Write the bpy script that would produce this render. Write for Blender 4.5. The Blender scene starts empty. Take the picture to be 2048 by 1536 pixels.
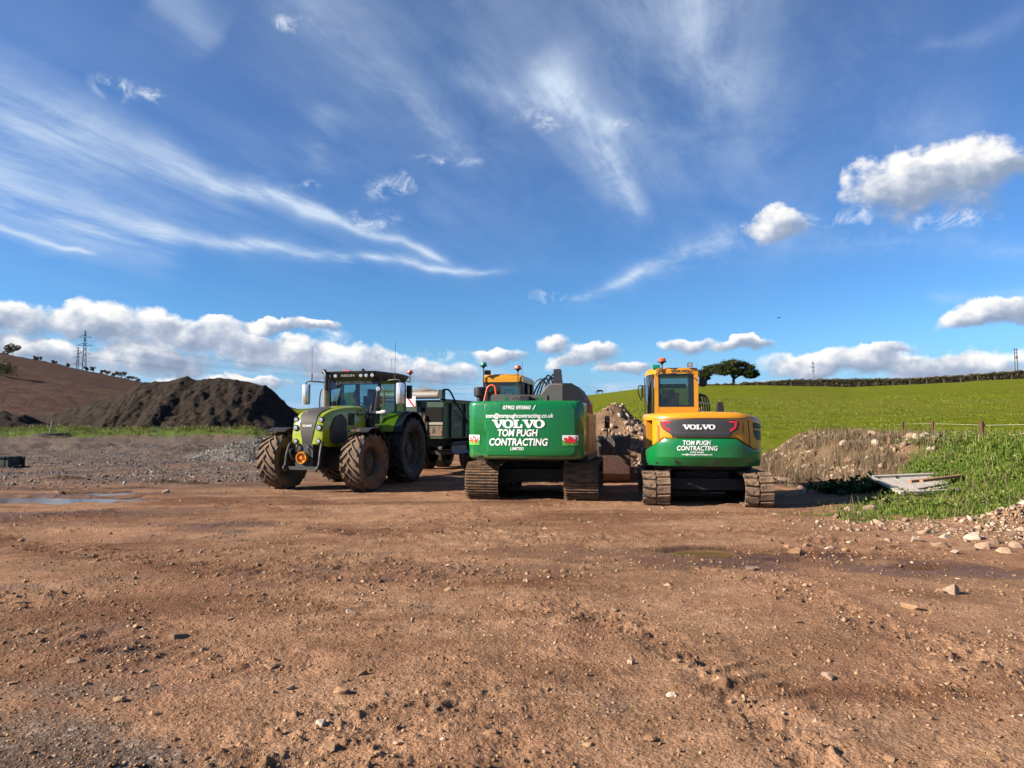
import bpy, bmesh, math, random
import numpy as np
from mathutils import Vector, Matrix, Euler

R = math.radians
scene = bpy.context.scene
COL = scene.collection

# ------------------------------------------------------------------ camera
CAM_H, FPX, HORIZON = 1.65, 1420.0, 850.0
PITCH = math.atan((HORIZON - 768.0) / FPX)
cam_data = bpy.data.cameras.new('camera')
cam = bpy.data.objects.new('camera', cam_data)
COL.objects.link(cam)
cam.location = (0, 0, CAM_H)
cam.rotation_euler = (R(90) + PITCH, 0, 0)
cam_data.sensor_width = 36
cam_data.lens = 36 * FPX / 2048
cam_data.clip_start = 0.05
cam_data.clip_end = 8000
scene.camera = cam

def ray(px, py):
    a, b = (px - 1024) / FPX, (768 - py) / FPX
    c, s = math.cos(PITCH), math.sin(PITCH)
    return Vector((a, c - b * s, s + b * c))
def at(px, py, d):                       # the point at distance d (world y) seen at a pixel
    r = ray(px, py)
    return Vector((r.x * d / r.y, d, CAM_H + r.z * d / r.y))
def on_ground(px, py, z=0.0):
    r = ray(px, py)
    d = (z - CAM_H) / r.z
    return Vector((r.x * d, r.y * d, z))
def azel(px, py):
    r = ray(px, py).normalized()
    return math.atan2(r.x, r.y), math.asin(r.z)

# ------------------------------------------------------------------ light
SUN_EL, SUN_BACK = R(28), R(14)          # the sun stands on the left, a little behind the viewer
sun_dir = Vector((-math.cos(SUN_EL) * math.cos(SUN_BACK), -math.cos(SUN_EL) * math.sin(SUN_BACK), math.sin(SUN_EL)))
sd = bpy.data.lights.new('sun', 'SUN')
sd.energy = 5.0
sd.angle = R(0.53)
sd.color = (1.0, 0.89, 0.76)
sun = bpy.data.objects.new('sun', sd)
COL.objects.link(sun)
sun.rotation_euler = sun_dir.to_track_quat('Z', 'Y').to_euler()
sun.location = (-60, -20, 60)

vs = scene.view_settings
vs.view_transform = 'Standard'
vs.look = 'None'
vs.exposure = 1.35
vs.gamma = 1.0
vs.use_curve_mapping = False
scene.cycles.max_bounces = 6
scene.cycles.diffuse_bounces = 3
scene.cycles.glossy_bounces = 3
scene.cycles.transparent_max_bounces = 12
scene.cycles.caustics_reflective = False
scene.cycles.caustics_refractive = False
scene.cycles.use_denoising = True
scene.cycles.use_adaptive_sampling = True
scene.cycles.adaptive_threshold = 0.02
scene.cycles.adaptive_min_samples = 12

# ------------------------------------------------------------------ node helper
class NT:
    def __init__(s, tree):
        s.t = tree
    def new(s, typ, **kw):
        n = s.t.nodes.new(typ)
        for k, v in kw.items():
            setattr(n, k, v)
        return n
    def put(s, sock, v):
        if isinstance(v, bpy.types.NodeSocket):
            s.t.links.new(v, sock)
        elif v is not None:
            sock.default_value = v
    def m(s, op, a, b=None, c=None, clamp=False):
        n = s.new('ShaderNodeMath', operation=op, use_clamp=clamp)
        for i, v in enumerate((a, b, c)):
            s.put(n.inputs[i], v)
        return n.outputs[0]
    def v(s, op, a, b=None, c=None, scale=None):
        n = s.new('ShaderNodeVectorMath', operation=op)
        for i, x in enumerate((a, b, c)):
            if x is not None:
                s.put(n.inputs[i], x)
        if scale is not None:
            s.put(n.inputs[3], scale)
        return n.outputs['Value'] if op in ('DOT_PRODUCT', 'LENGTH', 'DISTANCE') else n.outputs[0]
    def noise(s, vec, scale=1.0, detail=4.0, rough=0.5, dist=0.0, lac=2.0, color=False, dims='3D'):
        n = s.new('ShaderNodeTexNoise', noise_dimensions=dims)
        s.put(n.inputs['Vector'], vec)
        n.inputs['Scale'].default_value = scale
        n.inputs['Detail'].default_value = detail
        n.inputs['Roughness'].default_value = rough
        n.inputs['Distortion'].default_value = dist
        n.inputs['Lacunarity'].default_value = lac
        return n.outputs['Color'] if color else n.outputs[0]
    def vor(s, vec, scale=1.0, feature='F1', rnd=1.0, out=0):
        n = s.new('ShaderNodeTexVoronoi', feature=feature)
        s.put(n.inputs['Vector'], vec)
        n.inputs['Scale'].default_value = scale
        n.inputs['Randomness'].default_value = rnd
        return n.outputs[out]
    def mr(s, v, a, b, c=0.0, d=1.0, smooth=True):
        n = s.new('ShaderNodeMapRange', interpolation_type='SMOOTHSTEP' if smooth else 'LINEAR', clamp=True)
        s.put(n.inputs[0], v)
        for i, x in enumerate((a, b, c, d)):
            s.put(n.inputs[i + 1], x)
        return n.outputs[0]
    def mix(s, f, a, b, blend='MIX'):
        n = s.new('ShaderNodeMix', data_type='RGBA', blend_type=blend)
        s.put(n.inputs[0], f)
        for sock, x in ((n.inputs[6], a), (n.inputs[7], b)):
            if isinstance(x, (tuple, list)) and len(x) == 3:
                x = (*x, 1)
            s.put(sock, x)
        return n.outputs[2]
    def ramp(s, f, stops):
        n = s.new('ShaderNodeValToRGB')
        s.put(n.inputs[0], f)
        e = n.color_ramp.elements
        while len(e) < len(stops):
            e.new(0.5)
        for i, (p, c) in enumerate(stops):
            e[i].position = p
            e[i].color = (*c, 1)
        return n.outputs[0]
    def comb(s, x, y, z=0.0):
        n = s.new('ShaderNodeCombineXYZ')
        for i, q in enumerate((x, y, z)):
            s.put(n.inputs[i], q)
        return n.outputs[0]
    def sep(s, v):
        n = s.new('ShaderNodeSeparateXYZ')
        s.put(n.inputs[0], v)
        return n.outputs
    def attr(s, name):
        return s.new('ShaderNodeAttribute', attribute_name=name).outputs['Fac']
    def obj_coord(s):
        return s.new('ShaderNodeTexCoord').outputs['Object']
    def world_pos(s):
        return s.new('ShaderNodeNewGeometry').outputs['Position']
    def bump(s, h, strength=0.5, dist=0.02):
        n = s.new('ShaderNodeBump')
        n.inputs['Strength'].default_value = strength
        n.inputs['Distance'].default_value = dist
        s.put(n.inputs['Height'], h)
        return n.outputs[0]
# ------------------------------------------------------------------ world: Nishita sky with cirrus streaks and cumulus
world = bpy.data.worlds.new('World')
scene.world = world
world.use_nodes = True
wt = world.node_tree
wt.nodes.clear()
w = NT(wt)
sky = w.new('ShaderNodeTexSky', sky_type='NISHITA')
sky.sun_disc = False
sky.sun_elevation = SUN_EL
sky.sun_rotation = math.atan2(sun_dir.x, sun_dir.y)
sky.altitude = 50
sky.air_density = 1.0
sky.dust_density = 0.15
sky.ozone_density = 2.2
D = w.v('NORMALIZE', w.new('ShaderNodeTexCoord').outputs['Generated'])
dx, dy, dz = w.sep(D)
az = w.m('ARCTAN2', dx, dy)
el = w.m('ARCSINE', dz)
P = w.comb(az, el, 0.0)

# --- cirrus: fibres drawn out along the upper wind
zz = w.m('MAXIMUM', w.m('ADD', dz, 0.06), 0.03)
pu, pv = w.m('DIVIDE', dx, zz), w.m('DIVIDE', dy, zz)
wind = R(22)
cu = w.m('SUBTRACT', w.m('MULTIPLY', pu, math.cos(wind)), w.m('MULTIPLY', pv, math.sin(wind)))
cv = w.m('ADD', w.m('MULTIPLY', pu, math.sin(wind)), w.m('MULTIPLY', pv, math.cos(wind)))
fib = w.noise(w.comb(w.m('MULTIPLY', cu, 3.2), w.m('MULTIPLY', cv, 0.75), 3.1), 1.0, 5, 0.62, 0.25, dims='2D')
fine = w.noise(w.comb(w.m('MULTIPLY', cu, 2.2), w.m('MULTIPLY', cv, 1.4), 7.7), 1.6, 6, 0.68, 0.35, dims='2D')
broad = w.noise(w.comb(w.m('MULTIPLY', cu, 0.55), w.m('MULTIPLY', cv, 0.2), 1.4), 1.0, 2, 0.5, 0.4, dims='2D')
warp = w.v('SCALE', w.v('SUBTRACT', w.noise(P, 6.0, 3, 0.55, color=True, dims='2D'), (0.5, 0.5, 0.5)), scale=0.05)
PW = w.v('ADD', P, w.v('MULTIPLY', warp, (1, 1, 0)))
# each streak: two pixels it runs between, half widths in pixels at both ends, strength
STREAKS = [((-160, 140), (640, 420), 78, 20, 0.8), ((520, 370), (890, 522), 22, 9, 0.95), ((-120, 330), (350, 500), 70, 48, 0.75),
           ((330, 470), (990, 545), 18, 7, 0.95), ((-60, 440), (180, 500), 9, 4, 0.8),
           ((560, -40), (950, 310), 90, 34, 0.42), ((1080, 120), (1300, 430), 60, 24, 0.75),
           ((930, 140), (1230, 260), 26, 20, 0.38), ((1380, -60), (1420, 250), 110, 80, 0.42),
           ((1150, 592), (1500, 470), 8, 34, 0.95), ((1500, 470), (1900, 500), 50, 30, 0.28),
           ((2080, 10), (1820, 110), 24, 10, 0.35), ((330, -40), (440, 90), 60, 50, 0.3),
           ((1880, 470), (2150, 500), 26, 30, 0.3), ((1640, 215), (1980, 250), 60, 70, 0.16),
           ((640, 210), (640, 330), 60, 40, 0.26), ((2080, 580), (1850, 600), 18, 8, 0.3)]
SX = 1 / FPX
tot = None
for (a, b, w0, w1, k) in STREAKS:
    A, B = Vector(azel(*a)), Vector(azel(*b))
    d = B - A
    L = d.length
    d /= L
    n = Vector((-d.y, d.x))
    u = w.m('ADD', w.v('DOT_PRODUCT', PW, (d.x / L, d.y / L, 0)), -(A.dot(d)) / L)
    v = w.m('ADD', w.v('DOT_PRODUCT', PW, (n.x, n.y, 0)), -A.dot(n))
    wid = w.mr(u, 0, 1, w0 * SX, w1 * SX, smooth=False)
    q = w.m('DIVIDE', v, wid)
    g = w.m('DIVIDE', 1.0, w.m('ADD', 1.0, w.m('MULTIPLY', q, q)))
    g = w.m('MULTIPLY', g, g)
    win = w.m('MULTIPLY', w.mr(u, -0.12, 0.14), w.mr(u, 1.1, 0.86))
    tot = w.m('MULTIPLY_ADD', w.m('MULTIPLY', g, win), k, tot if tot is not None else 0.0)
tex = w.m('ADD', w.mr(fib, 0.30, 0.68), w.mr(fine, 0.35, 0.75, 0.0, 0.7))
cir = w.m('MULTIPLY', tot, w.m('ADD', w.m('MULTIPLY', tex, 0.56), 0.10))
veil = w.m('MULTIPLY', w.m('MULTIPLY', w.mr(broad, 0.42, 0.72), w.m('ADD', w.m('MULTIPLY', tex, 0.16), 0.02)), w.mr(el, 0.12, 0.42))
haze = w.m('MULTIPLY', w.mr(el, 0.16, 0.48), 0.06)
cir = w.m('MINIMUM', w.m('ADD', w.m('ADD', cir, veil), haze), 0.9)

# --- cumulus: lumpy cells with flat, greyer bases (centre pixel, half width, half height)
CELLS = [(20, 640, 110, 28), (150, 646, 80, 26), (235, 650, 110, 40), (345, 665, 90, 34), (420, 672, 95, 38), (530, 705, 110, 34),
         (650, 722, 120, 36), (745, 728, 70, 32), (850, 752, 110, 26), (20, 690, 100, 22), (120, 708, 80, 22),
         (270, 706, 95, 24), (330, 726, 110, 26), (470, 768, 120, 15), (545, 650, 60, 12), (640, 655, 50, 14),
         (985, 716, 58, 16), (1105, 686, 50, 28), (1195, 712, 70, 26), (1250, 742, 70, 16), (1140, 726, 60, 16),
         (1390, 688, 55, 16), (1480, 694, 50, 14), (1885, 355, 140, 60), (1800, 368, 60, 34), (2025, 335, 60, 28),
         (1552, 452, 54, 34), (1640, 727, 115, 27), (1770, 703, 55, 16), (1745, 735, 90, 22), (1890, 738, 110, 28),
         (1995, 624, 75, 24), (-200, 640, 160, 46), (2250, 720, 180, 40)]
WISPS = [(225, 172, 46, 20), (305, 188, 36, 11), (580, 48, 75, 14), (790, 378, 52, 22), (838, 378, 9, 12), (905, 325, 70, 10),
         (1095, 240, 50, 26), (1240, 250, 36, 14), (1945, 285, 34, 9), (1660, 432, 75, 18), (1725, 428, 24, 18), (660, 672, 46, 26),
         (1090, 590, 34, 18), (870, 715, 70, 16), (1900, 440, 60, 16), (610, 368, 20, 10), (745, 435, 50, 20)]
cw = w.v('SCALE', w.v('SUBTRACT', w.noise(P, 15.0, 5, 0.56, color=True, dims='2D'), (0.5, 0.5, 0.5)), scale=0.05)
PC = w.v('ADD', P, w.v('MULTIPLY', cw, (1.3, 0.8, 0)))
def cells(lst, grow, shade=True):
    F = G = S = None
    for (cx, cy, hw, hh) in lst:
        a, e = azel(cx, cy)
        ix, iy = 1 / (hw * grow * SX), 1 / (hh * grow * SX)
        r = w.v('MULTIPLY_ADD', PC, (ix, iy, 0), (-a * ix, -e * iy, 0))
        f = w.m('SUBTRACT', 1.0, w.v('DOT_PRODUCT', r, r), clamp=True)
        F = w.m('MAXIMUM', f, F) if F is not None else f
        if shade:
            rz = w.v('DOT_PRODUCT', r, (-0.35, 0.95, 0))
            S = w.m('ADD', f, S) if S is not None else f
            G = w.m('MULTIPLY_ADD', f, rz, G if G is not None else 0.0)
    return F, G, S
F, G, S = cells(CELLS, 1.22)
F2, _, _ = cells(WISPS, 1.3, False)
rel = w.m('DIVIDE', G, w.m('ADD', S, 0.001))            # -1 at the base, +1 at the sunlit top
PN = w.comb(az, w.m('MULTIPLY', el, 1.3), 0.3)
n1 = w.noise(PN, 21.0, 6, 0.56, dims='2D')
n2 = w.noise(w.v('ADD', PN, (-0.012, 0.013, 0)), 21.0, 3, 0.52, dims='2D')
dens = w.m('ADD', w.m('MULTIPLY', F, 1.5), w.m('MULTIPLY', w.m('SUBTRACT', n1, 0.52), 2.0))
ca = w.m('MULTIPLY', w.mr(F, 0.0, 0.12), w.mr(dens, 0.10, w.mr(rel, -0.8, 0.7, 1.5, 0.80, smooth=False)))
lit = w.m('ADD', w.m('ADD', w.m('MULTIPLY', rel, 1.15), 0.48), w.m('MULTIPLY', w.m('SUBTRACT', n1, n2), 1.7))
lit = w.m('ADD', lit, w.m('MULTIPLY', w.m('SUBTRACT', 0.62, F), 0.30))
SKY_K = 0.11
K = 1 / SKY_K
def ck(c, k=0.86):
    return tuple(x * k for x in c)
ccol = w.ramp(w.mr(lit, -0.15, 1.15, smooth=False), [(0.0, ck((0.23, 0.29, 0.40))), (0.4, ck((0.36, 0.41, 0.51))), (0.7, ck((0.58, 0.61, 0.66))), (1.0, ck((0.82, 0.80, 0.77)))])
wn = w.noise(w.comb(w.m('MULTIPLY', az, 0.8), el, 2.2), 34.0, 6, 0.66, 0.4, dims='2D')
wa = w.m('MULTIPLY', w.m('MULTIPLY', F2, F2), w.mr(wn, 0.40, 0.72, 0.0, 0.95))
# thin low cloud towards the horizon
st = w.noise(w.comb(az, w.m('MULTIPLY', el, 4.0), 5.0), 9.0, 4, 0.58, 0.4, dims='2D')
sa = w.m('MULTIPLY', w.m('MULTIPLY', w.mr(st, 0.42, 0.75, 0.0, 0.75), w.mr(el, 0.10, 0.045)), w.mr(el, -0.05, 0.0))

gam = w.new('ShaderNodeGamma')
gam.inputs[1].default_value = 1.22
w.put(gam.inputs[0], w.mix(1.0, sky.outputs[0], (0.1, 0.1, 0.1), 'MULTIPLY'))
base = w.mix(1.0, gam.outputs[0], (0.45 * 10, 0.735 * 10, 1.02 * 10), 'MULTIPLY')
base = w.mix(w.mr(el, 0.13, 0.01, 0.0, 0.9), base, (0.19 * K, 0.345 * K, 0.55 * K))
c1 = w.mix(cir, base, (0.44 * K, 0.52 * K, 0.63 * K))
c1 = w.mix(wa, c1, (0.55 * K, 0.60 * K, 0.66 * K))
c1 = w.mix(sa, c1, (0.40 * K, 0.48 * K, 0.58 * K))
ckk = w.mix(1.0, ccol, (K, K, K), 'MULTIPLY')
c2 = w.mix(ca, c1, ckk)
c3 = w.mix(w.mr(dz, -0.02, -0.08), c2, (0.10 * K, 0.08 * K, 0.06 * K))
bg = w.new('ShaderNodeBackground')
w.put(bg.inputs['Color'], c3)
bg.inputs['Strength'].default_value = 0.066
out = w.new('ShaderNodeOutputWorld')
wt.links.new(bg.outputs[0], out.inputs[0])
world.cycles.sampling_method = 'MANUAL'
world.cycles.sample_map_resolution = 512
# ------------------------------------------------------------------ materials
MATS = {}
def mat(name, build):
    if name not in MATS:
        m = bpy.data.materials.new(name)
        m.use_nodes = True
        t = m.node_tree
        t.nodes.clear()
        n = NT(t)
        o = n.new('ShaderNodeOutputMaterial')
        t.links.new(build(n), o.inputs['Surface'])
        MATS[name] = m
    return MATS[name]
def pbsdf(n, color, rough=0.5, metal=0.0, normal=None, spec=0.5, coat=0.0, coat_rough=0.1):
    p = n.new('ShaderNodeBsdfPrincipled')
    if isinstance(color, tuple) and len(color) == 3:
        color = (*color, 1)
    n.put(p.inputs['Base Color'], color)
    n.put(p.inputs['Roughness'], rough)
    n.put(p.inputs['Metallic'], metal)
    n.put(p.inputs['Specular IOR Level'], spec)
    p.inputs['Coat Weight'].default_value = coat
    p.inputs['Coat Roughness'].default_value = coat_rough
    if normal is not None:
        n.put(p.inputs['Normal'], normal)
    return p.outputs[0]
DUST = (0.20, 0.125, 0.07)
MUD = (0.135, 0.078, 0.042)
def paint(name, col, rough=0.32, dirt=0.35, low=0.0, coat=0.3, metal=0.0, bump=0.0):
    """Painted metal: colour drift, dust film, mud freckles; 'low' adds splashed mud towards the machine's underside."""
    def b(n):
        p = n.obj_coord()
        n1 = n.noise(p, 1.7, 5, 0.6)
        n2 = n.noise(p, 9.0, 6, 0.65, 0.3)
        n3 = n.noise(p, 60.0, 3, 0.6)
        c = n.mix(n.mr(n1, 0.3, 0.75, 0.0, 0.22), col, tuple(x * 0.72 for x in col))
        d = n.m('MULTIPLY', n.mr(n.m('ADD', n.m('MULTIPLY', n2, 0.6), n.m('MULTIPLY', n1, 0.4)), 0.44, 0.72), dirt)
        fr = n.m('MULTIPLY', n.mr(n3, 0.66, 0.74), n.m('MULTIPLY', n.mr(n2, 0.45, 0.65), dirt))
        d = n.m('MAXIMUM', d, fr)
        if low:
            z = n.sep(p)[2]
            sp = n.m('ADD', n.mr(z, low + 0.55, low - 0.1), n.m('MULTIPLY', n.m('SUBTRACT', n2, 0.5), 1.4))
            d = n.m('MAXIMUM', d, n.m('MULTIPLY', n.mr(sp, 0.35, 1.1), 0.8))
        c = n.mix(d, c, DUST)
        rg = n.m('ADD', rough, n.m('MULTIPLY', d, 0.5), clamp=True)
        nb = n.bump(n3, bump, 0.004) if bump else None
        return pbsdf(n, c, rg, metal, nb, coat=coat)
    return mat(name, b)
def plain(name, col, rough=0.5, metal=0.0, spec=0.5, var=0.25, scale=8.0, bump=0.0, coat=0.0):
    def b(n):
        p = n.obj_coord()
        n1 = n.noise(p, scale, 5, 0.6)
        c = n.mix(n.mr(n1, 0.3, 0.7, 0, var), col, tuple(x * 0.55 for x in col))
        return pbsdf(n, c, n.m('ADD', rough, n.m('MULTIPLY', n.m('SUBTRACT', n1, 0.5), 0.2), clamp=True), metal,
                     n.bump(n1, bump, 0.01) if bump else None, spec, coat)
    return mat(name, b)
def muddy(name, col, cover=0.5, rough=0.75, scale=5.0, bump=0.6, mudcol=MUD):
    def b(n):
        p = n.obj_coord()
        n1 = n.noise(p, scale, 7, 0.62, 0.3)
        n2 = n.noise(p, scale * 7, 5, 0.65)
        f = n.mr(n.m('ADD', n.m('MULTIPLY', n1, 0.75), n.m('MULTIPLY', n2, 0.25)), 0.66 - 0.32 * cover, 0.74 - 0.32 * cover)
        mc = n.mix(n.mr(n2, 0.35, 0.7), mudcol, tuple(x * 1.75 for x in mudcol))
        c = n.mix(f, col, mc)
        return pbsdf(n, c, n.mr(f, 0, 1, rough * 0.75, 0.95), 0.0, n.bump(n.m('ADD', n2, n.m('MULTIPLY', f, 0.8)), bump, 0.012), 0.3)
    return mat(name, b)
def glass(name, tint=(0.55, 0.72, 0.70), clear=0.72, dirt=0.12):
    def b(n):
        p = n.obj_coord()
        gl = n.new('ShaderNodeBsdfGlossy')
        gl.inputs['Roughness'].default_value = 0.02
        gl.inputs['Color'].default_value = (0.9, 0.95, 1, 1)
        tr = n.new('ShaderNodeBsdfTransparent')
        tr.inputs['Color'].default_value = (*tuple(x * clear + (1 - clear) * 0.1 for x in tint), 1)
        fr = n.new('ShaderNodeFresnel')
        fr.inputs[0].default_value = 1.5
        m1 = n.new('ShaderNodeMixShader')
        n.put(m1.inputs[0], n.m('MULTIPLY', fr.outputs[0], 1.15, clamp=True))
        n.t.links.new(tr.outputs[0], m1.inputs[1])
        n.t.links.new(gl.outputs[0], m1.inputs[2])
        df = n.new('ShaderNodeBsdfDiffuse')
        df.inputs[0].default_value = (0.30, 0.24, 0.18, 1)
        m2 = n.new('ShaderNodeMixShader')
        n.put(m2.inputs[0], n.mr(n.noise(p, 6, 6, 0.7), 0.45, 0.75, 0.01, dirt))
        n.t.links.new(m1.outputs[0], m2.inputs[1])
        n.t.links.new(df.outputs[0], m2.inputs[2])
        return m2.outputs[0]
    return mat(name, b)

# ------------------------------------------------------------------ scene-graph helpers
def tag(o, label=None, cat=None, group=None, kind=None):
    if label: o['label'] = label
    if cat: o['category'] = cat
    if group: o['group'] = group
    if kind: o['kind'] = kind
    return o
def thing(name, label, cat, loc=(0, 0, 0), rotz=0.0, group=None):
    o = bpy.data.objects.new(name, None)
    o.empty_display_size = 0.3
    COL.objects.link(o)
    o.location = loc
    o.rotation_euler = (0, 0, rotz)
    return tag(o, label, cat, group)
def link(name, me, parent=None):
    o = bpy.data.objects.new(name, me)
    COL.objects.link(o)
    if parent is not None:
        o.parent = parent
    return o
def mesh_np(name, verts, faces, m, smooth=False, attrs=None):
    """verts (N,3), faces (M,3) or (M,4) numpy arrays."""
    me = bpy.data.meshes.new(name)
    verts = np.ascontiguousarray(verts, dtype=np.float32)
    faces = np.ascontiguousarray(faces, dtype=np.int32)
    k = faces.shape[1]
    me.vertices.add(len(verts))
    me.vertices.foreach_set('co', verts.ravel())
    me.loops.add(faces.size)
    me.loops.foreach_set('vertex_index', faces.ravel())
    me.polygons.add(len(faces))
    me.polygons.foreach_set('loop_start', np.arange(0, faces.size, k, dtype=np.int32))
    me.polygons.foreach_set('loop_total', np.full(len(faces), k, dtype=np.int32))
    if smooth:
        me.polygons.foreach_set('use_smooth', np.ones(len(faces), dtype=bool))
    for an, av in (attrs or {}).items():
        a = me.attributes.new(an, 'FLOAT', 'POINT')
        a.data.foreach_set('value', np.ascontiguousarray(av, dtype=np.float32))
    me.update(calc_edges=True)
    me.materials.append(m)
    return me

def catmull(pts, n=8):
    P = [Vector(p) for p in pts]
    if len(P) < 3:
        return P
    Q = [P[0] * 2 - P[1]] + P + [P[-1] * 2 - P[-2]]
    out = []
    for i in range(1, len(Q) - 2):
        a, b, c, d = Q[i - 1:i + 3]
        for k in range(n):
            t = k / n
            out.append(0.5 * ((2 * b) + (c - a) * t + (2 * a - 5 * b + 4 * c - d) * t * t + (3 * b - a - 3 * c + d) * t ** 3))
    out.append(P[-1])
    return out

class MB:
    def __init__(s):
        s.v, s.f, s.mi, s.cur = [], [], [], 0
    def add(s, verts, faces):
        o = len(s.v)
        s.v += [Vector(v) for v in verts]
        for f in faces:
            s.f.append([i + o for i in f])
            s.mi.append(s.cur)
        return s
    def box(s, c, size, rot=None):
        hx, hy, hz = (x / 2 for x in size)
        vs = [Vector((sx * hx, sy * hy, sz * hz)) for sz in (-1, 1) for sy in (-1, 1) for sx in (-1, 1)]
        if rot is not None:
            m = Euler(rot).to_matrix() if not isinstance(rot, Matrix) else rot
            vs = [m @ v for v in vs]
        c = Vector(c)
        return s.add([v + c for v in vs], [(0, 2, 3, 1), (4, 5, 7, 6), (0, 1, 5, 4), (2, 6, 7, 3), (0, 4, 6, 2), (1, 3, 7, 5)])
    def bb(s, x0, x1, y0, y1, z0, z1):
        return s.box(((x0 + x1) / 2, (y0 + y1) / 2, (z0 + z1) / 2), (abs(x1 - x0), abs(y1 - y0), abs(z1 - z0)))
    def prism(s, poly, lo, hi, axis='y'):
        area = sum(poly[i][0] * poly[(i + 1) % len(poly)][1] - poly[(i + 1) % len(poly)][0] * poly[i][1] for i in range(len(poly)))
        if area < 0:
            poly = poly[::-1]
        f = {'x': lambda p, t: (t, p[0], p[1]), 'y': lambda p, t: (p[0], t, p[1]), 'z': lambda p, t: (p[0], p[1], t)}[axis]
        n = len(poly)
        vs = [f(p, lo) for p in poly] + [f(p, hi) for p in poly]
        fs = [tuple(range(n))[::-1], tuple(range(n, 2 * n))] + [(i, (i + 1) % n, n + (i + 1) % n, n + i) for i in range(n)]
        if axis == 'y':
            fs = [q[::-1] for q in fs]
        return s.add(vs, fs)
    def loft(s, rings, cap=True, closed=True):
        n = len(rings[0])
        vs = [p for r in rings for p in r]
        fs = []
        for k in range(len(rings) - 1):
            for i in range(n if closed else n - 1):
                j = (i + 1) % n
                fs.append((k * n + i, k * n + j, (k + 1) * n + j, (k + 1) * n + i))
        if cap:
            fs.append(tuple(range(n))[::-1])
            fs.append(tuple(range((len(rings) - 1) * n, len(rings) * n)))
        return s.add(vs, fs)
    def cyl(s, p0, p1, r0, r1=None, n=16):
        p0, p1 = Vector(p0), Vector(p1)
        r1 = r0 if r1 is None else r1
        d = (p1 - p0).normalized()
        a = d.orthogonal().normalized()
        b = d.cross(a)
        return s.loft([[p + (a * math.cos(t) + b * math.sin(t)) * r for t in (2 * math.pi * i / n for i in range(n))] for p, r in ((p0, r0), (p1, r1))])
    def tube(s, pts, r, n=8, smooth=0, cap=True):
        P = catmull(pts, smooth) if smooth else [Vector(p) for p in pts]
        rr = r if isinstance(r, (list, tuple)) else [r] * len(P)
        if len(rr) != len(P):
            rr = list(np.interp(np.linspace(0, 1, len(P)), np.linspace(0, 1, len(rr)), rr))
        rings = []
        a = None
        for i, p in enumerate(P):
            d = (P[min(i + 1, len(P) - 1)] - P[max(i - 1, 0)]).normalized()
            a = (d.orthogonal() if a is None else a - d * a.dot(d)).normalized()
            b = d.cross(a)
            rings.append([p + (a * math.cos(2 * math.pi * k / n) + b * math.sin(2 * math.pi * k / n)) * rr[i] for k in range(n)])
        return s.loft(rings, cap)
    def lathe(s, prof, origin=(0, 0, 0), axis='z', n=32, cap=True):
        o = Vector(origin)
        def pt(r, h, t):
            c, q = r * math.cos(t), r * math.sin(t)
            return o + Vector({'z': (c, q, h), 'y': (q, h, c), 'x': (h, c, q)}[axis])
        return s.loft([[pt(r, h, 2 * math.pi * i / n) for i in range(n)] for r, h in prof], cap)
    def mesh(s, name, m, bevel=0.0, seg=2, sharp=32, smooth=True, weld=False):
        bm = bmesh.new()
        vs = [bm.verts.new(v) for v in s.v]
        for f, mi in zip(s.f, s.mi):
            try:
                q = bm.faces.new([vs[i] for i in f])
                q.material_index = mi
            except ValueError:
                pass
        if weld:
            bmesh.ops.remove_doubles(bm, verts=bm.verts, dist=1e-5)
        if bevel:
            ed = [e for e in bm.edges if len(e.link_faces) == 2 and e.calc_face_angle(0) > R(28)]
            bmesh.ops.bevel(bm, geom=ed, offset=bevel, segments=seg, profile=0.5, affect='EDGES', clamp_overlap=True)
        bmesh.ops.recalc_face_normals(bm, faces=bm.faces)
        me = bpy.data.meshes.new(name)
        bm.to_mesh(me)
        bm.free()
        for q in (m if isinstance(m, (list, tuple)) else [m]):
            me.materials.append(q)
        if smooth:
            me.shade_smooth()
            me.set_sharp_from_angle(angle=R(sharp))
        return me
    def build(s, name, m, parent=None, bevel=0.0, seg=2, sharp=32, smooth=True, weld=False):
        return link(name, s.mesh(name, m, bevel, seg, sharp, smooth, weld), parent)

def rrect(x0, x1, y0, y1, r, n=5):
    out = []
    for cx, cy, a0 in ((x1 - r, y0 + r, -90), (x1 - r, y1 - r, 0), (x0 + r, y1 - r, 90), (x0 + r, y0 + r, 180)):
        for k in range(n + 1):
            a = R(a0 + 90 * k / n)
            out.append((cx + r * math.cos(a), cy + r * math.sin(a)))
    return out

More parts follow.
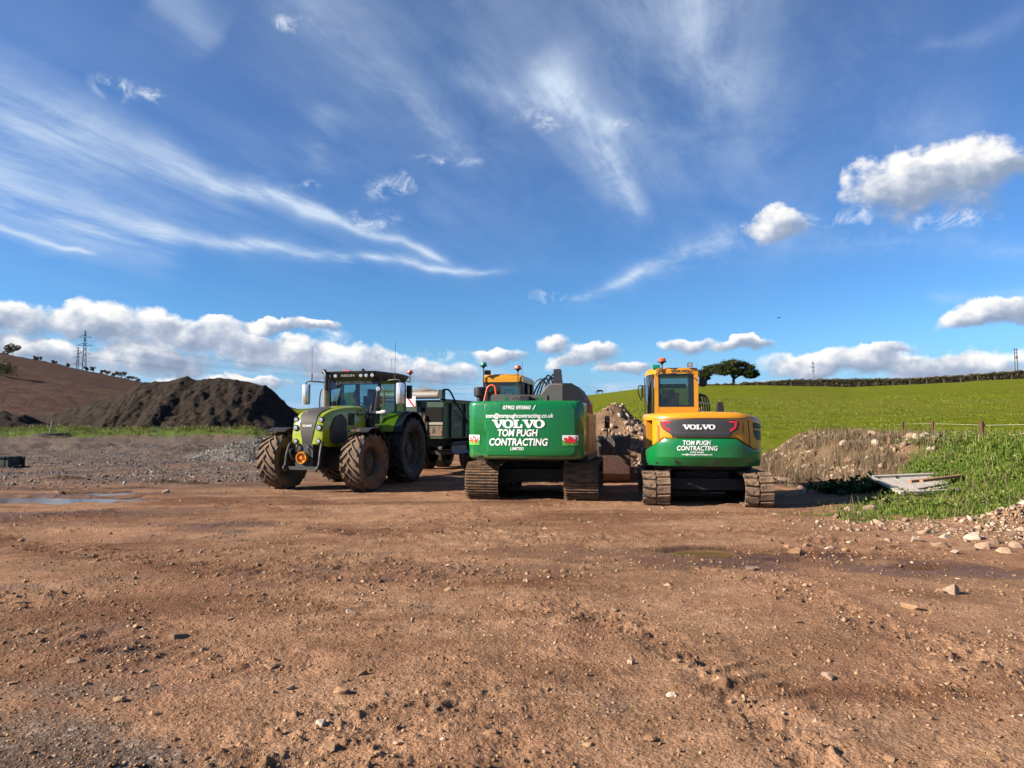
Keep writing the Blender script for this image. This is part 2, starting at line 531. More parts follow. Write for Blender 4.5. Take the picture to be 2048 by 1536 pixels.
def slab(name, poly, surf, thick, m, parent, off=0.0, bevel=0.0, step=0.08, seg=2, sharp=32, zcuts=()):
    """A panel whose outline is drawn in (x, z) and which is bent over the surface y = surf(x, z); its body runs 'thick' inward (+y)."""
    bm = bmesh.new()
    a = sum(poly[i][0] * poly[(i + 1) % len(poly)][1] - poly[(i + 1) % len(poly)][0] * poly[i][1] for i in range(len(poly)))
    if a < 0:
        poly = poly[::-1]
    f0 = bm.faces.new([bm.verts.new((x, 0, z)) for x, z in poly])
    r = bmesh.ops.extrude_face_region(bm, geom=[f0])
    bmesh.ops.translate(bm, verts=[v for v in r['geom'] if isinstance(v, bmesh.types.BMVert)], vec=(0, thick, 0))
    bmesh.ops.recalc_face_normals(bm, faces=bm.faces)
    if bevel:
        ed = [e for e in bm.edges if e.calc_face_angle(0) > R(28) and e.verts[0].co.y < 1e-6 and e.verts[1].co.y < 1e-6]
        bmesh.ops.bevel(bm, geom=ed, offset=bevel, segments=seg, profile=0.5, affect='EDGES', clamp_overlap=True)
    xs = [p[0] for p in poly]
    x = min(xs) + step
    while x < max(xs) - 0.2 * step:
        bmesh.ops.bisect_plane(bm, geom=bm.verts[:] + bm.edges[:] + bm.faces[:], dist=1e-6, plane_co=(x, 0, 0), plane_no=(1, 0, 0))
        x += step
    zs = [p[1] for p in poly]
    z = min(zs) + step * 2
    while z < max(zs) - 0.2 * step:
        bmesh.ops.bisect_plane(bm, geom=bm.verts[:] + bm.edges[:] + bm.faces[:], dist=1e-6, plane_co=(0, 0, z), plane_no=(0, 0, 1))
        z += step * 2
    for z in zcuts:
        bmesh.ops.bisect_plane(bm, geom=bm.verts[:] + bm.edges[:] + bm.faces[:], dist=1e-6, plane_co=(0, 0, z), plane_no=(0, 0, 1))
    for v in bm.verts:
        v.co.y += surf(v.co.x, v.co.z) + off
    me = bpy.data.meshes.new(name)
    bm.to_mesh(me)
    bm.free()
    me.materials.append(m)
    me.shade_smooth()
    me.set_sharp_from_angle(angle=R(sharp))
    return link(name, me, parent)

def text_flat(body, width=None, height=None, shear=0.0, bold=0.0, spacing=1.0):
    """Flat lettering, centred: (verts2d, faces)."""
    cu = bpy.data.curves.new('lettering', 'FONT')
    cu.body = body
    cu.shear = shear
    cu.offset = bold
    cu.space_character = spacing
    cu.resolution_u = 3
    o = bpy.data.objects.new('lettering', cu)
    COL.objects.link(o)
    dg = bpy.context.evaluated_depsgraph_get()
    dg.update()
    me = bpy.data.meshes.new_from_object(o.evaluated_get(dg))
    vs = [(v.co.x, v.co.y) for v in me.vertices]
    fs = [tuple(p.vertices) for p in me.polygons]
    bpy.data.objects.remove(o)
    bpy.data.curves.remove(cu)
    bpy.data.meshes.remove(me)
    x0, x1 = min(v[0] for v in vs), max(v[0] for v in vs)
    y0, y1 = min(v[1] for v in vs), max(v[1] for v in vs)
    sx = width / (x1 - x0) if width else None
    sy = height / (y1 - y0) if height else None
    sx = sx or sy
    sy = sy or sx
    return [((x - (x0 + x1) / 2) * sx, (y - (y0 + y1) / 2) * sy) for x, y in vs], fs
def text_on(vf, f, name, m, parent):
    """Lay flat lettering on a surface: f(u, v) gives the 3-D point."""
    vs, fs = vf
    mb = MB()
    mb.add([f(u, v) for u, v in vs], fs)
    return mb.build(name, m, parent, smooth=False)

# ------------------------------------------------------------------ noise for built surfaces
_rng = np.random.RandomState(11)
_perm = np.concatenate([_rng.permutation(256)] * 3)
_ga = _rng.uniform(0, 2 * np.pi, 256)
_gx, _gy = np.cos(_ga), np.sin(_ga)
def perlin(x, y, seed=0):
    x = np.asarray(x, dtype=np.float64) + seed * 17.31
    y = np.asarray(y, dtype=np.float64) + seed * 9.77
    xi, yi = np.floor(x).astype(np.int64), np.floor(y).astype(np.int64)
    xf, yf = x - xi, y - yi
    xi &= 255
    yi &= 255
    def g(i, j, a, b):
        h = _perm[_perm[i] + j]
        return _gx[h] * a + _gy[h] * b
    u, v = xf * xf * xf * (xf * (xf * 6 - 15) + 10), yf * yf * yf * (yf * (yf * 6 - 15) + 10)
    n00, n10 = g(xi, yi, xf, yf), g(xi + 1, yi, xf - 1, yf)
    n01, n11 = g(xi, yi + 1, xf, yf - 1), g(xi + 1, yi + 1, xf - 1, yf - 1)
    return (n00 * (1 - u) + n10 * u) * (1 - v) + (n01 * (1 - u) + n11 * u) * v * 1.0
def fbm(x, y, octv=4, seed=0, gain=0.5, lac=2.03):
    a, s = 1.0, 0.0
    for k in range(octv):
        s = s + a * perlin(x, y, seed + k)
        x, y, a = x * lac, y * lac, a * gain
    return s
def sstep(x, a, b):
    t = np.clip((np.asarray(x, dtype=np.float64) - a) / (b - a), 0, 1)
    return t * t * (3 - 2 * t)
# ------------------------------------------------------------------ the yard
TOE = np.array([(-60, 60), (6, 20), (9, 14.5), (11, 11.6), (13.5, 10.0), (15.8, 9.5), (17, 9.3), (18.5, 8.2), (20, 8.0), (22, 8.4), (27, 9.0), (45, 13), (90, 30)])
CREST = np.array([(-60, 70), (6, 26), (9, 19.5), (14, 15.0), (17, 13.4), (18.5, 12.6), (20.5, 11.9), (24, 11.4), (27, 11.9), (45, 16.5), (90, 36)])
def bank_t(x, y):
    xt, xc = np.interp(y, TOE[:, 0], TOE[:, 1]), np.interp(y, CREST[:, 0], CREST[:, 1])
    return (x - xt) / (xc - xt)
PUDDLES = [  # (pixel, half length m, half depth m, name)
    ((60, 998), 2.8, 0.85, 'long pale puddle across the muddy track below the steel trough'),
    ((205, 985), 1.0, 0.55, 'thin broken puddle between the long puddle and the tractor'),
    ((290, 974), 0.95, 0.5, 'narrow bright puddle nearest the tractor wheels'),
    ((1405, 1101), 0.56, 0.40, 'brown muddy puddle on the bare earth behind the small excavator'),
    ((1592, 1120), 0.32, 0.14, 'small blue wet patch beside the brown puddle'),
    ((1838, 1133), 0.36, 0.13, 'slim blue puddle by the scattered pale stones'),
    ((18, 1172), 0.40, 0.16, 'small puddle at the edge of the rutted earth')]
PUD = [(on_ground(*p), a, b, l) for p, a, b, l in PUDDLES]
WATER_Z = -0.045
WET = [(860, 1140, 2.8, 0.75, 0.95), (1140, 1105, 2.2, 0.6, 0.95), (1480, 1122, 2.4, 0.8, 1.2), (1850, 1138, 2.0, 0.6, 1.2), (420, 1130, 2.2, 0.9, 0.6),
       (120, 1200, 1.6, 1.2, 0.6), (100, 1040, 4.5, 1.2, 0.8), (480, 1000, 3.0, 1.2, 0.65), (250, 960, 5.0, 2.0, 0.6), (1450, 1010, 3.0, 1.0, 0.4), (640, 1060, 1.6, 0.4, 0.5)]
WETG = [(on_ground(a, b), c, d, e) for a, b, c, d, e in WET]
RUTS = [([(1120, 1205), (1330, 1290), (1480, 1390), (1640, 1530)], 0.22, 1.0), ([(1560, 1165), (1700, 1232), (1860, 1295), (2060, 1365)], 0.24, 1.0),
        ([(-20, 1075), (180, 1108), (420, 1135), (640, 1160)], 0.30, 0.6), ([(900, 1330), (960, 1420), (1030, 1530)], 0.16, 0.7),
        ([(560, 1050), (760, 1075), (1000, 1062)], 0.25, 0.5), ([(1200, 1075), (1500, 1060), (1900, 1100)], 0.30, 0.5), ([(60, 1260), (300, 1300), (560, 1330)], 0.3, 0.5)]
RUTG = [([on_ground(*q) for q in pl], wd, st) for pl, wd, st in RUTS]
def seg_dist(x, y, pl):
    best = np.full(x.shape, 1e9)
    arc = np.zeros(x.shape)
    acc = 0.0
    for a, b in zip(pl[:-1], pl[1:]):
        d = np.array((b.x - a.x, b.y - a.y))
        L = np.hypot(*d)
        d = d / L
        u = np.clip((x - a.x) * d[0] + (y - a.y) * d[1], 0, L)
        e = np.hypot(x - a.x - u * d[0], y - a.y - u * d[1])
        k = e < best
        arc = np.where(k, acc + u, arc)
        best = np.minimum(best, e)
        acc += L
    return best, arc
PRINTS = [([(-40, 1082), (170, 1100), (330, 1122)], .30, .17), ([(1590, 1078), (1700, 1086), (1790, 1098)], .28, .15), ([(560, 1180), (640, 1230), (700, 1300)], .30, .18),
          ([(1640, 1020), (1560, 1040), (1500, 1060)], .27, .15), ([(880, 1000), (1000, 1035), (1130, 1085)], .36, .19), ([(1480, 1330), (1640, 1400), (1800, 1500)], .30, .17), ([(760, 1400), (860, 1450), (930, 1530)], .28, .16)]
PRG = [([on_ground(*q) for q in pl], wd, pt) for pl, wd, pt in PRINTS]
def ground_fn(x, y, fine=True):
    """Height of the yard and its banks, and what covers it (grass, gravel, wet, rough)."""
    x, y = np.asarray(x, float), np.asarray(y, float)
    r = np.hypot(x, y)
    t = bank_t(x, y)
    yard = 1 - sstep(t, -0.25, 0.15)
    h = 0.035 * fbm(x / 5, y / 5, 3, 1) + 0.022 * fbm(x / 1.3, y / 1.3, 3, 5)
    patch = fbm(x / 2.6, y / 1.9, 3, 9)
    rough = sstep(patch, -0.05, 0.45)
    for pl, wd, st in RUTG:
        e, arc = seg_dist(x + 0.10 * perlin(x * 1.7, y * 1.7, 2), y + 0.10 * perlin(x * 1.7, y * 1.7, 3), pl)
        band = np.exp(-(e / wd) ** 2) * st
        rough = np.maximum(rough, band * 1.3)
        h = h + 0.018 * band * np.sin(arc * 2 * np.pi / 0.23 + 2 * perlin(x * 3, y * 3, 4)) + 0.012 * (np.exp(-((e - wd * 1.3) / (wd * 0.5)) ** 2) - band) * st
    for pl, wd, pt in PRG:
        e, arc = seg_dist(x + 0.05 * perlin(x * 2.1, y * 2.1, 6), y + 0.05 * perlin(x * 2.1, y * 2.1, 7), pl)
        band = (1 - sstep(e, wd * 0.8, wd * 1.05)) * sstep(fbm(x / 0.9, y / 0.9, 2, 8), -0.35, 0.15)
        h = h + band * (0.024 * sstep(np.sin(arc * 2 * np.pi / pt), 0.1, 0.75) - 0.012)
    if fine:
        near = 1 - sstep(r, 28, 50)
        h = h + near * (0.011 + 0.020 * rough) * fbm(x / 0.34, y / 0.30, 4, 21, 0.62)
        cl = perlin(x / 0.085, y / 0.085, 31) + 0.5 * perlin(x / 0.04, y / 0.04, 33)
        h = h + near * np.clip(cl - 0.16, 0, 1) * (0.020 + 0.034 * rough * rough)
        h = h + near * 0.006 * perlin(x / 0.03, y / 0.03, 41)
        h = h + (1 - near) * (r < 200) * 0.05 * fbm(x / 0.9, y / 0.9, 3, 43)
    wet = 0.42 * sstep(fbm(x / 3.5, y / 1.6, 3, 61), 0.05, 0.5) + 0.45 * sstep(-x / np.maximum(y, 1), 0.02, 0.40) * sstep(y, 4.5, 8) * (0.6 + fbm(x / 2.2, y / 1.1, 3, 62))
    for c, a, b, s in WETG:
        q = ((x - c.x) / a) ** 2 + ((y - c.y) / b) ** 2 + 0.9 * fbm(x / 0.7, y / 0.5, 4, 63)
        wet = np.maximum(wet, 0.62 * s * (1 - sstep(q, 0.1, 1.3)))
    for c, a, b, _ in PUD:
        q = np.sqrt(((x - c.x) / a) ** 2 + ((y - c.y) / b) ** 2) + 0.38 * fbm(x / 0.55, y / 0.30, 3, 71)
        dep = 1 - sstep(q, 0.55, 1.25)
        h = h * (1 - 0.75 * (1 - sstep(q, 0.7, 1.6))) - (0.085 + 0.04 * (c.y > 12)) * dep
        wet = np.maximum(wet, 1 - sstep(q, 0.8, 1.35))
    # left: gravel spread, then a grass-grown berm
    gl = sstep(-x / np.maximum(y, 1), 0.30, 0.36) * sstep(y, 27, 33) * (1 - sstep(y, 70, 73))
    gl = np.maximum(gl, sstep(fbm(x / 1.6, y / 1.3, 4, 81) + 0.9 * np.exp(-((x + 2.4) / 1.5) ** 2 - ((y - 3.4) / 0.9) ** 2), 0.35, 0.75) * (r < 12) * yard * 0.8)
    gl = np.maximum(gl, (0.75 + 0.5 * fbm(x / 1.7, y / 1.2, 3, 82)) * sstep(-x / np.maximum(y, 1), 0.16, 0.40) * sstep(y, 15, 24) * (1 - sstep(y, 64, 67)))
    ridge = np.exp(-((y - 44 + 2.5 * perlin(x / 6, y * 0, 83)) / 2.6) ** 2) * sstep(-x / np.maximum(y, 1), 0.34, 0.46)
    h = h + ridge * (0.42 + 0.25 * fbm(x / 1.1, y / 1.1, 3, 84)) + gl * (y > 25) * 0.10 * fbm(x / 0.8, y / 0.8, 3, 85)
    bm_ = np.exp(-((y - 73) / 4.2) ** 2)
    bm_ = np.where(y > 73, 1.0, bm_) * sstep(-x / np.maximum(y, 1), 0.30, 0.37) * (1 - sstep(y, 110, 140))
    h = h + bm_ * (1.25 + 0.35 * fbm(x / 5, y / 5, 3, 87) + 0.12 * fbm(x / 0.9, y / 0.9, 2, 88))
    # right: the overgrown bank
    bt = sstep(t, 0.0, 1.05)
    h = h * (1 - 0.5 * bt) + bt * (1.22 + 0.16 * fbm(x / 1.9, y / 1.9, 4, 91)) + bt * 0.05 * fbm(x / 0.35, y / 0.35, 3, 93)
    # rubble pushed up at the right-hand edge
    rb = np.exp(-((x - 8.9) / 0.7) ** 2 - ((y - 12.15) / 0.36) ** 2)
    h = h + rb * (0.30 + 0.16 * fbm(x / 0.25, y / 0.25, 3, 97))
    edge = fbm(x / 0.9, y / 0.6, 4, 99)
    verge = sstep(y + 1.1 * edge, 12.0, 13.1) * sstep(x - 5.0 - 0.78 * (y - 12.3) + 1.4 * edge, -0.5, 0.9) * (y < 40) * sstep(fbm(x / 0.6, y / 0.4, 3, 98), -0.75, -0.1)
    grass = np.maximum(sstep(t, 0.05, 0.35), verge)
    dry = sstep(y + 1.3 * fbm(x / 1.5, y / 1.5, 3, 101), 16.8, 19.0) * (1 - sstep(x - 0.62 * (y - 17) + 1.2 * fbm(x / 0.8, y / 0.8, 3, 102), 8.4, 10.8)) * (y < 60)
    grass = grass * (1 - 0.85 * dry * (x > 2))
    grass = np.maximum(grass, sstep(bm_, 0.25, 0.7))
    grass = np.maximum(grass, sstep(r, 95, 120))
    grass = np.clip(grass * (1 - 0.9 * rb), 0, 1)
    return h, dict(grass=grass, gravel=np.clip(gl, 0, 1), wet=np.clip(wet * yard, 0, 1), rough=np.clip(rough, 0, 1), dry=np.clip(dry * (x > 2) * sstep(t, -0.3, 0.2), 0, 1))
def gz(x, y):
    return float(ground_fn(np.array([x]), np.array([y]), False)[0][0])

def ground_mat(n):
    p = n.world_pos()
    gr, gv, wt_, rg, dr = (n.attr(k) for k in ('grass', 'gravel', 'wet', 'rough', 'dry'))
    big = n.noise(p, 0.5, 5, 0.6)
    mid = n.noise(p, 2.6, 7, 0.66, 0.4)
    fin = n.noise(p, 17.0, 6, 0.7)
    grit = n.noise(p, 90.0, 3, 0.7)
    peb = n.vor(p, 42.0)
    soil = n.ramp(n.m('ADD', n.m('MULTIPLY', mid, 0.5), n.m('MULTIPLY', fin, 0.5)),
                  [(0.30, (0.092, 0.050, 0.029)), (0.44, (0.212, 0.120, 0.068)), (0.56, (0.315, 0.184, 0.107)), (0.72, (0.43, 0.27, 0.165))])
    soil = n.mix(n.mr(big, 0.42, 0.62, 0, 0.5), soil, (0.200, 0.096, 0.055))
    soil = n.mix(n.mr(grit, 0.56, 0.72, 0, 0.55), soil, (0.45, 0.30, 0.19))
    soil = n.mix(n.mr(grit, 0.44, 0.30, 0, 0.65), soil, (0.085, 0.046, 0.024))
    sp = n.vor(p, 70.0)
    soil = n.mix(n.mr(sp, 0.20, 0.08, 0, 0.55), soil, (0.52, 0.38, 0.24))
    band = n.noise(n.v('MULTIPLY', p, (0.22, 0.62, 1.0)), 1.0, 4, 0.62, 0.5)
    soil = n.mix(n.mr(band, 0.47, 0.64, 0, 0.8), soil, n.mix(1.0, soil, (0.54, 0.47, 0.45), 'MULTIPLY'))
    soil = n.mix(n.mr(band, 0.47, 0.34, 0, 0.4), soil, n.mix(1.0, soil, (1.28, 1.24, 1.20), 'MULTIPLY'))
    soil = n.mix(n.mr(n.noise(p, 0.8, 5, 0.65), 0.56, 0.70, 0, 0.5), soil, n.mix(1.0, soil, (0.80, 0.88, 1.02), 'MULTIPLY'))
    pv = n.vor(p, 30.0, out=1)
    pg = n.sep(pv)[0]
    grav = n.ramp(pg, [(0.0, (0.036, 0.030, 0.026)), (0.5, (0.095, 0.080, 0.068)), (0.85, (0.18, 0.155, 0.132)), (1.0, (0.32, 0.285, 0.25))])
    grav = n.mix(n.mr(mid, 0.36, 0.56, 0, 0.65), grav, (0.075, 0.06, 0.05))
    c = n.mix(n.m('MULTIPLY', gv, n.mr(fin, 0.32, 0.55, 0.45, 1.0)), soil, grav)
    wf = n.mr(n.m('ADD', wt_, n.m('MULTIPLY', n.m('SUBTRACT', mid, 0.5), 0.9)), 0.12, 0.85)
    c = n.mix(wf, c, n.mix(1.0, c, (0.46, 0.42, 0.40), 'MULTIPLY'))
    c = n.mix(n.m('MULTIPLY', dr, 0.75), c, n.ramp(fin, [(0.3, (0.06, 0.042, 0.025)), (0.55, (0.15, 0.108, 0.066)), (0.75, (0.27, 0.21, 0.14))]))
    gcol = n.ramp(n.m('ADD', n.m('MULTIPLY', mid, 0.6), n.m('MULTIPLY', fin, 0.4)), [(0.3, (0.028, 0.046, 0.008)), (0.5, (0.065, 0.100, 0.015)), (0.72, (0.125, 0.140, 0.034))])
    gf = n.mr(n.m('ADD', gr, n.m('MULTIPLY', n.m('SUBTRACT', fin, 0.5), 0.7)), 0.3, 0.7)
    c = n.mix(gf, c, gcol)
    ht = n.m('ADD', n.m('MULTIPLY', fin, 1.0), n.m('ADD', n.m('MULTIPLY', grit, 0.45), n.m('MULTIPLY', peb, -0.4)))
    ro = n.mr(wf, 0.4, 1.0, 0.95, 0.5)
    return pbsdf(n, c, ro, 0.0, n.bump(ht, 0.95, 0.024), n.mr(wf, 0.3, 1.0, 0.05, 0.18))

def polar_sheet(name, ang, rad, fn, m, attrs=True):
    A, Rr = np.meshgrid(ang, rad)
    x, y = Rr * np.sin(A), Rr * np.cos(A)
    res = fn(x.ravel(), y.ravel())
    h, at_ = res if isinstance(res, tuple) else (res, {})
    na, nr = len(ang), len(rad)
    idx = np.arange(na * nr).reshape(nr, na)
    f = np.stack([idx[:-1, :-1], idx[:-1, 1:], idx[1:, 1:], idx[1:, :-1]], -1).reshape(-1, 4)[:, ::-1]
    me = mesh_np(name, np.stack([x.ravel(), y.ravel(), h], 1), f, m, True, at_)
    return link(name, me)
def geo(a, b, q):
    return a * q ** np.arange(0, math.ceil(math.log(b / a) / math.log(q)) + 1)
ang = np.radians(np.concatenate([np.arange(-180, -48, 4.0), np.arange(-48, 48, 0.14), np.arange(48, 180.1, 4.0)]))
rad = np.concatenate([[0.02, 0.6, 1.2, 1.8], geo(2.1, 24, 1.0047), geo(24.2, 62, 1.0085), geo(64, 4500, 1.05)])
def ground_far(x, y):
    h, a = ground_fn(x, y)
    r = np.hypot(x, y)
    behind = y < 1.2
    h = np.where(behind & (r > 3), h * 0.5, h)
    return h - 6.0 * sstep(r, 900, 4000), a
ground = polar_sheet('ground', ang, rad, ground_far, mat('yard_earth', ground_mat))
tag(ground, kind='structure')

def clear_water(n):
    p = n.world_pos()
    return pbsdf(n, (0.05, 0.04, 0.03), 0.10, 0.0, n.bump(n.noise(p, 5.0, 3, 0.5), 0.12, 0.02), 0.7)
def water_mat(n):
    p = n.world_pos()
    nb = n.bump(n.noise(p, 6.0, 3, 0.5), 0.05, 0.02)
    return pbsdf(n, n.mix(n.mr(n.noise(p, 1.5, 4, 0.6), 0.35, 0.7), (0.125, 0.072, 0.028), (0.19, 0.115, 0.05)), 0.10, 0.0, nb, 0.28)
for i, (c, a, b, l) in enumerate(PUD):
    pts = [(c.x + a * 1.4 * math.cos(t), c.y + b * 1.4 * math.sin(t), WATER_Z - .004 * i) for t in (2 * math.pi * k / 40 for k in range(40))]
    mb = MB()
    mb.add(pts, [tuple(range(40))])
    o = mb.build('puddle', mat('clear_puddle', clear_water) if c.y > 12 else mat('puddle_water', water_mat), smooth=False)
    tag(o, l, 'puddle', 'puddles on the yard', 'structure')

# ------------------------------------------------------------------ green field rising on the right
CR = np.array([(600, 818), (800, 812), (880, 806), (960, 803), (1060, 797), (1180, 790), (1290, 776), (1400, 771), (1520, 770), (1700, 774), (1850, 767), (2048, 757), (2400, 742), (3400, 735)])
CRA = np.array([azel(px, py)[0] for px, py in CR])
CRZ = np.array([at(px, py, 230).z for px, py in CR])
def field_fn(x, y):
    r, a = np.hypot(x, y), np.arctan2(x, y)
    dd = r * np.cos(a)
    zc = np.interp(a, CRA, CRZ)
    dc = 230.0
    t = (dd - 24) / (dc - 24)
    z = 0.55 + (zc - 0.55) * np.clip(t, 0, 1) ** 0.96
    z = np.where(t > 1, zc - (dd - dc) * 0.02 - ((dd - dc) / 60) ** 2 * 1.2, z)
    s0 = np.interp(a, np.radians([-20, -4, 3.5, 7]), [150, 125, 95, 25])
    z = z - (2.2 + 0.03 * s0) * (1 - sstep(dd, s0, s0 + 8 + 0.2 * (s0 - 25)))
    und = sstep(dd, 28, 60) * (1 - sstep(dd, 190, 228))
    z = z + und * (0.35 * fbm(x / 28, y / 28, 3, 121)) + sstep(dd, 26, 34) * (0.05 * fbm(x / 1.4, y / 1.4, 3, 123) + 0.07 * np.clip(perlin(x / 1.3, y / 1.3, 125) - 0.2, 0, 1)) * (1 - sstep(dd, 120, 200))
    return z
def field_mat(n):
    p = n.world_pos()
    big = n.noise(p, 0.045, 4, 0.6)
    mid = n.noise(p, 0.5, 6, 0.66, 0.3)
    fin = n.noise(p, 3.5, 6, 0.7)
    c = n.ramp(n.m('ADD', n.m('MULTIPLY', mid, 0.5), n.m('MULTIPLY', fin, 0.5)), [(0.32, (0.050, 0.064, 0.007)), (0.5, (0.099, 0.120, 0.010)), (0.70, (0.145, 0.155, 0.020))])
    c = n.mix(n.mr(big, 0.4, 0.62, 0, 0.6), c, (0.115, 0.114, 0.021))
    c = n.mix(n.mr(n.noise(n.v('MULTIPLY', p, (0.35, 1.3, 1.0)), 0.22, 5, 0.65, 0.4), 0.5, 0.68, 0, 0.45), c, (0.062, 0.078, 0.012))
    tuft = n.mr(n.noise(n.v('MULTIPLY', p, (0.6, 1.5, 1.0)), 0.9, 5, 0.62), 0.60, 0.69, 0, 0.6)
    c = n.mix(tuft, c, (0.045, 0.070, 0.010))
    return pbsdf(n, c, 0.9, 0.0, n.bump(n.m('ADD', fin, mid), 0.7, 0.07), 0.0)
fld = polar_sheet('field', np.radians(np.arange(-20, 60, 0.16)), np.concatenate([geo(24.5, 60, 1.008), geo(60.6, 232, 1.011), [236, 250, 275, 300]]), field_fn, mat('pasture', field_mat))
tag(fld, kind='structure')

# ------------------------------------------------------------------ brown hillside on the left
HL = np.array([(-1400, 660), (-500, 670), (0, 703), (60, 716), (150, 736), (250, 757), (300, 768), (450, 790), (600, 818), (760, 836), (900, 846)])
HLA = np.array([azel(px, py)[0] for px, py in HL])
HLZ = np.array([at(px, py, 220).z for px, py in HL])
def hill_fn(x, y):
    r, a = np.hypot(x, y), np.arctan2(x, y)
    dd = r * np.cos(a)
    zc = np.interp(a, HLA, HLZ)
    t = (dd - 88) / (220 - 88)
    z = -0.5 + (zc + 0.5) * np.clip(t, 0, 1) ** 0.92
    z = np.where(t > 1, zc - (dd - 220) * 0.06, z)
    return z + 0.9 * fbm(x / 16, y / 16, 3, 131) * np.clip(1 - np.abs(t - 0.5) * 2, 0, 1) + 0.28 * fbm(x / 2.6, y / 2.6, 4, 133)
def hill_mat(n):
    p = n.world_pos()
    rows = n.noise(n.v('MULTIPLY', p, (0.12, 0.9, 1.6)), 0.6, 5, 0.65, 0.6)
    mid = n.noise(p, 0.35, 6, 0.68)
    fin = n.noise(p, 2.0, 5, 0.7)
    c = n.ramp(n.m('ADD', n.m('MULTIPLY', rows, 0.45), n.m('ADD', n.m('MULTIPLY', mid, 0.25), n.m('MULTIPLY', fin, 0.3))),
               [(0.32, (0.022, 0.013, 0.010)), (0.5, (0.066, 0.034, 0.022)), (0.7, (0.112, 0.062, 0.040))])
    c = n.mix(n.mr(n.noise(p, 0.06, 3, 0.5), 0.55, 0.7, 0, 0.35), c, (0.10, 0.085, 0.04))
    return pbsdf(n, c, 0.95, 0.0, n.bump(n.m('ADD', fin, rows), 1.0, 0.35), 0.1)
hill = polar_sheet('hillside', np.radians(np.arange(-62, -4, 0.22)), np.concatenate([geo(90, 262, 1.012), [275, 300, 340]]), hill_fn, mat('ploughed_hill', hill_mat))
tag(hill, kind='structure')
def ridge_far(px0, px1, d, ys, name):
    pts = [at(px0 + (px1 - px0) * k / (len(ys) - 1), y, d) for k, y in enumerate(ys)]
    mb = MB()
    n = 120
    ax, azz = [p.x for p in pts], [p.z for p in pts]
    xs = np.linspace(ax[0], ax[-1], n)
    z = np.interp(xs, ax, azz) + 1.6 * fbm(xs / 25, xs * 0, 4, 141) 
    rings = []
    for x, zz_ in zip(xs, z):
        rings.append([(x, d - 90, -7), (x, d - 40, zz_ * 0.6), (x, d, zz_), (x, d + 120, -7)])
    mb.loft(rings, cap=False, closed=False)
    o = mb.build(name, mat('far_wood', lambda n: pbsdf(n, n.mix(n.noise(n.world_pos(), 0.08, 5, 0.7), (0.035, 0.055, 0.05), (0.10, 0.13, 0.10)), 0.95)))
    return tag(o, kind='structure')
ridge_far(-400, 1500, 900, [835, 828, 819, 816, 818, 812, 806, 806, 800], 'distant_hill')
# ------------------------------------------------------------------ machine materials
YEL = paint('machine_yellow', (0.56, 0.24, 0.006), 0.30, 0.16)
YELD = paint('machine_yellow_dusty', (0.56, 0.24, 0.006), 0.34, 0.42)
GRN = paint('livery_green', (0.002, 0.140, 0.033), 0.26, 0.05, coat=0.35)
GRNL = paint('livery_green_splashed', (0.002, 0.140, 0.033), 0.26, 0.07, low=0.84, coat=0.35)
GREY = plain('grey_hood_plastic', (0.08, 0.078, 0.073), 0.7, var=0.2, spec=0.3)
BLK = plain('black_plastic', (0.014, 0.014, 0.015), 0.5, var=0.2)
BLKG = plain('black_gloss', (0.010, 0.010, 0.011), 0.15, coat=0.4)
DARK = plain('dark_steel', (0.03, 0.028, 0.027), 0.6, 0.2)
STEEL = plain('bare_steel', (0.42, 0.41, 0.40), 0.28, 1.0)
HOSE = plain('hydraulic_hose', (0.012, 0.012, 0.013), 0.42)
WHITE = plain('white_vinyl', (0.80, 0.80, 0.78), 0.45, var=0.05)
REDV = plain('red_vinyl', (0.62, 0.018, 0.022), 0.45, var=0.05)
FGRN = plain('flag_green', (0.05, 0.42, 0.05), 0.45, var=0.05)
TRK = muddy('muddy_track_steel', (0.075, 0.055, 0.042), 0.70, scale=7.0, bump=0.9)
TRKR = muddy('muddy_track_rubber', (0.07, 0.050, 0.035), 0.78, scale=6.0, bump=0.9, mudcol=(0.160, 0.102, 0.061))
UND = muddy('muddy_undercarriage', (0.016, 0.014, 0.013), 0.28, mudcol=(0.09, 0.055, 0.032))
GLS = glass('cab_glass')
GLSD = glass('cab_glass_dark', (0.32, 0.38, 0.38), 0.6, 0.06)
RAIL = paint('orange_rail', (0.75, 0.085, 0.012), 0.4, 0.2)
AMB = plain('amber_lens', (0.75, 0.10, 0.015), 0.2, coat=0.5, var=0.1)
GLENS = plain('green_lens', (0.012, 0.30, 0.16), 0.2, coat=0.5, var=0.1)
REDL = plain('red_lens', (0.75, 0.012, 0.03), 0.2, coat=0.5, var=0.1)
LAMPG = plain('lamp_glass', (0.55, 0.57, 0.58), 0.12, 0.6, var=0.1)

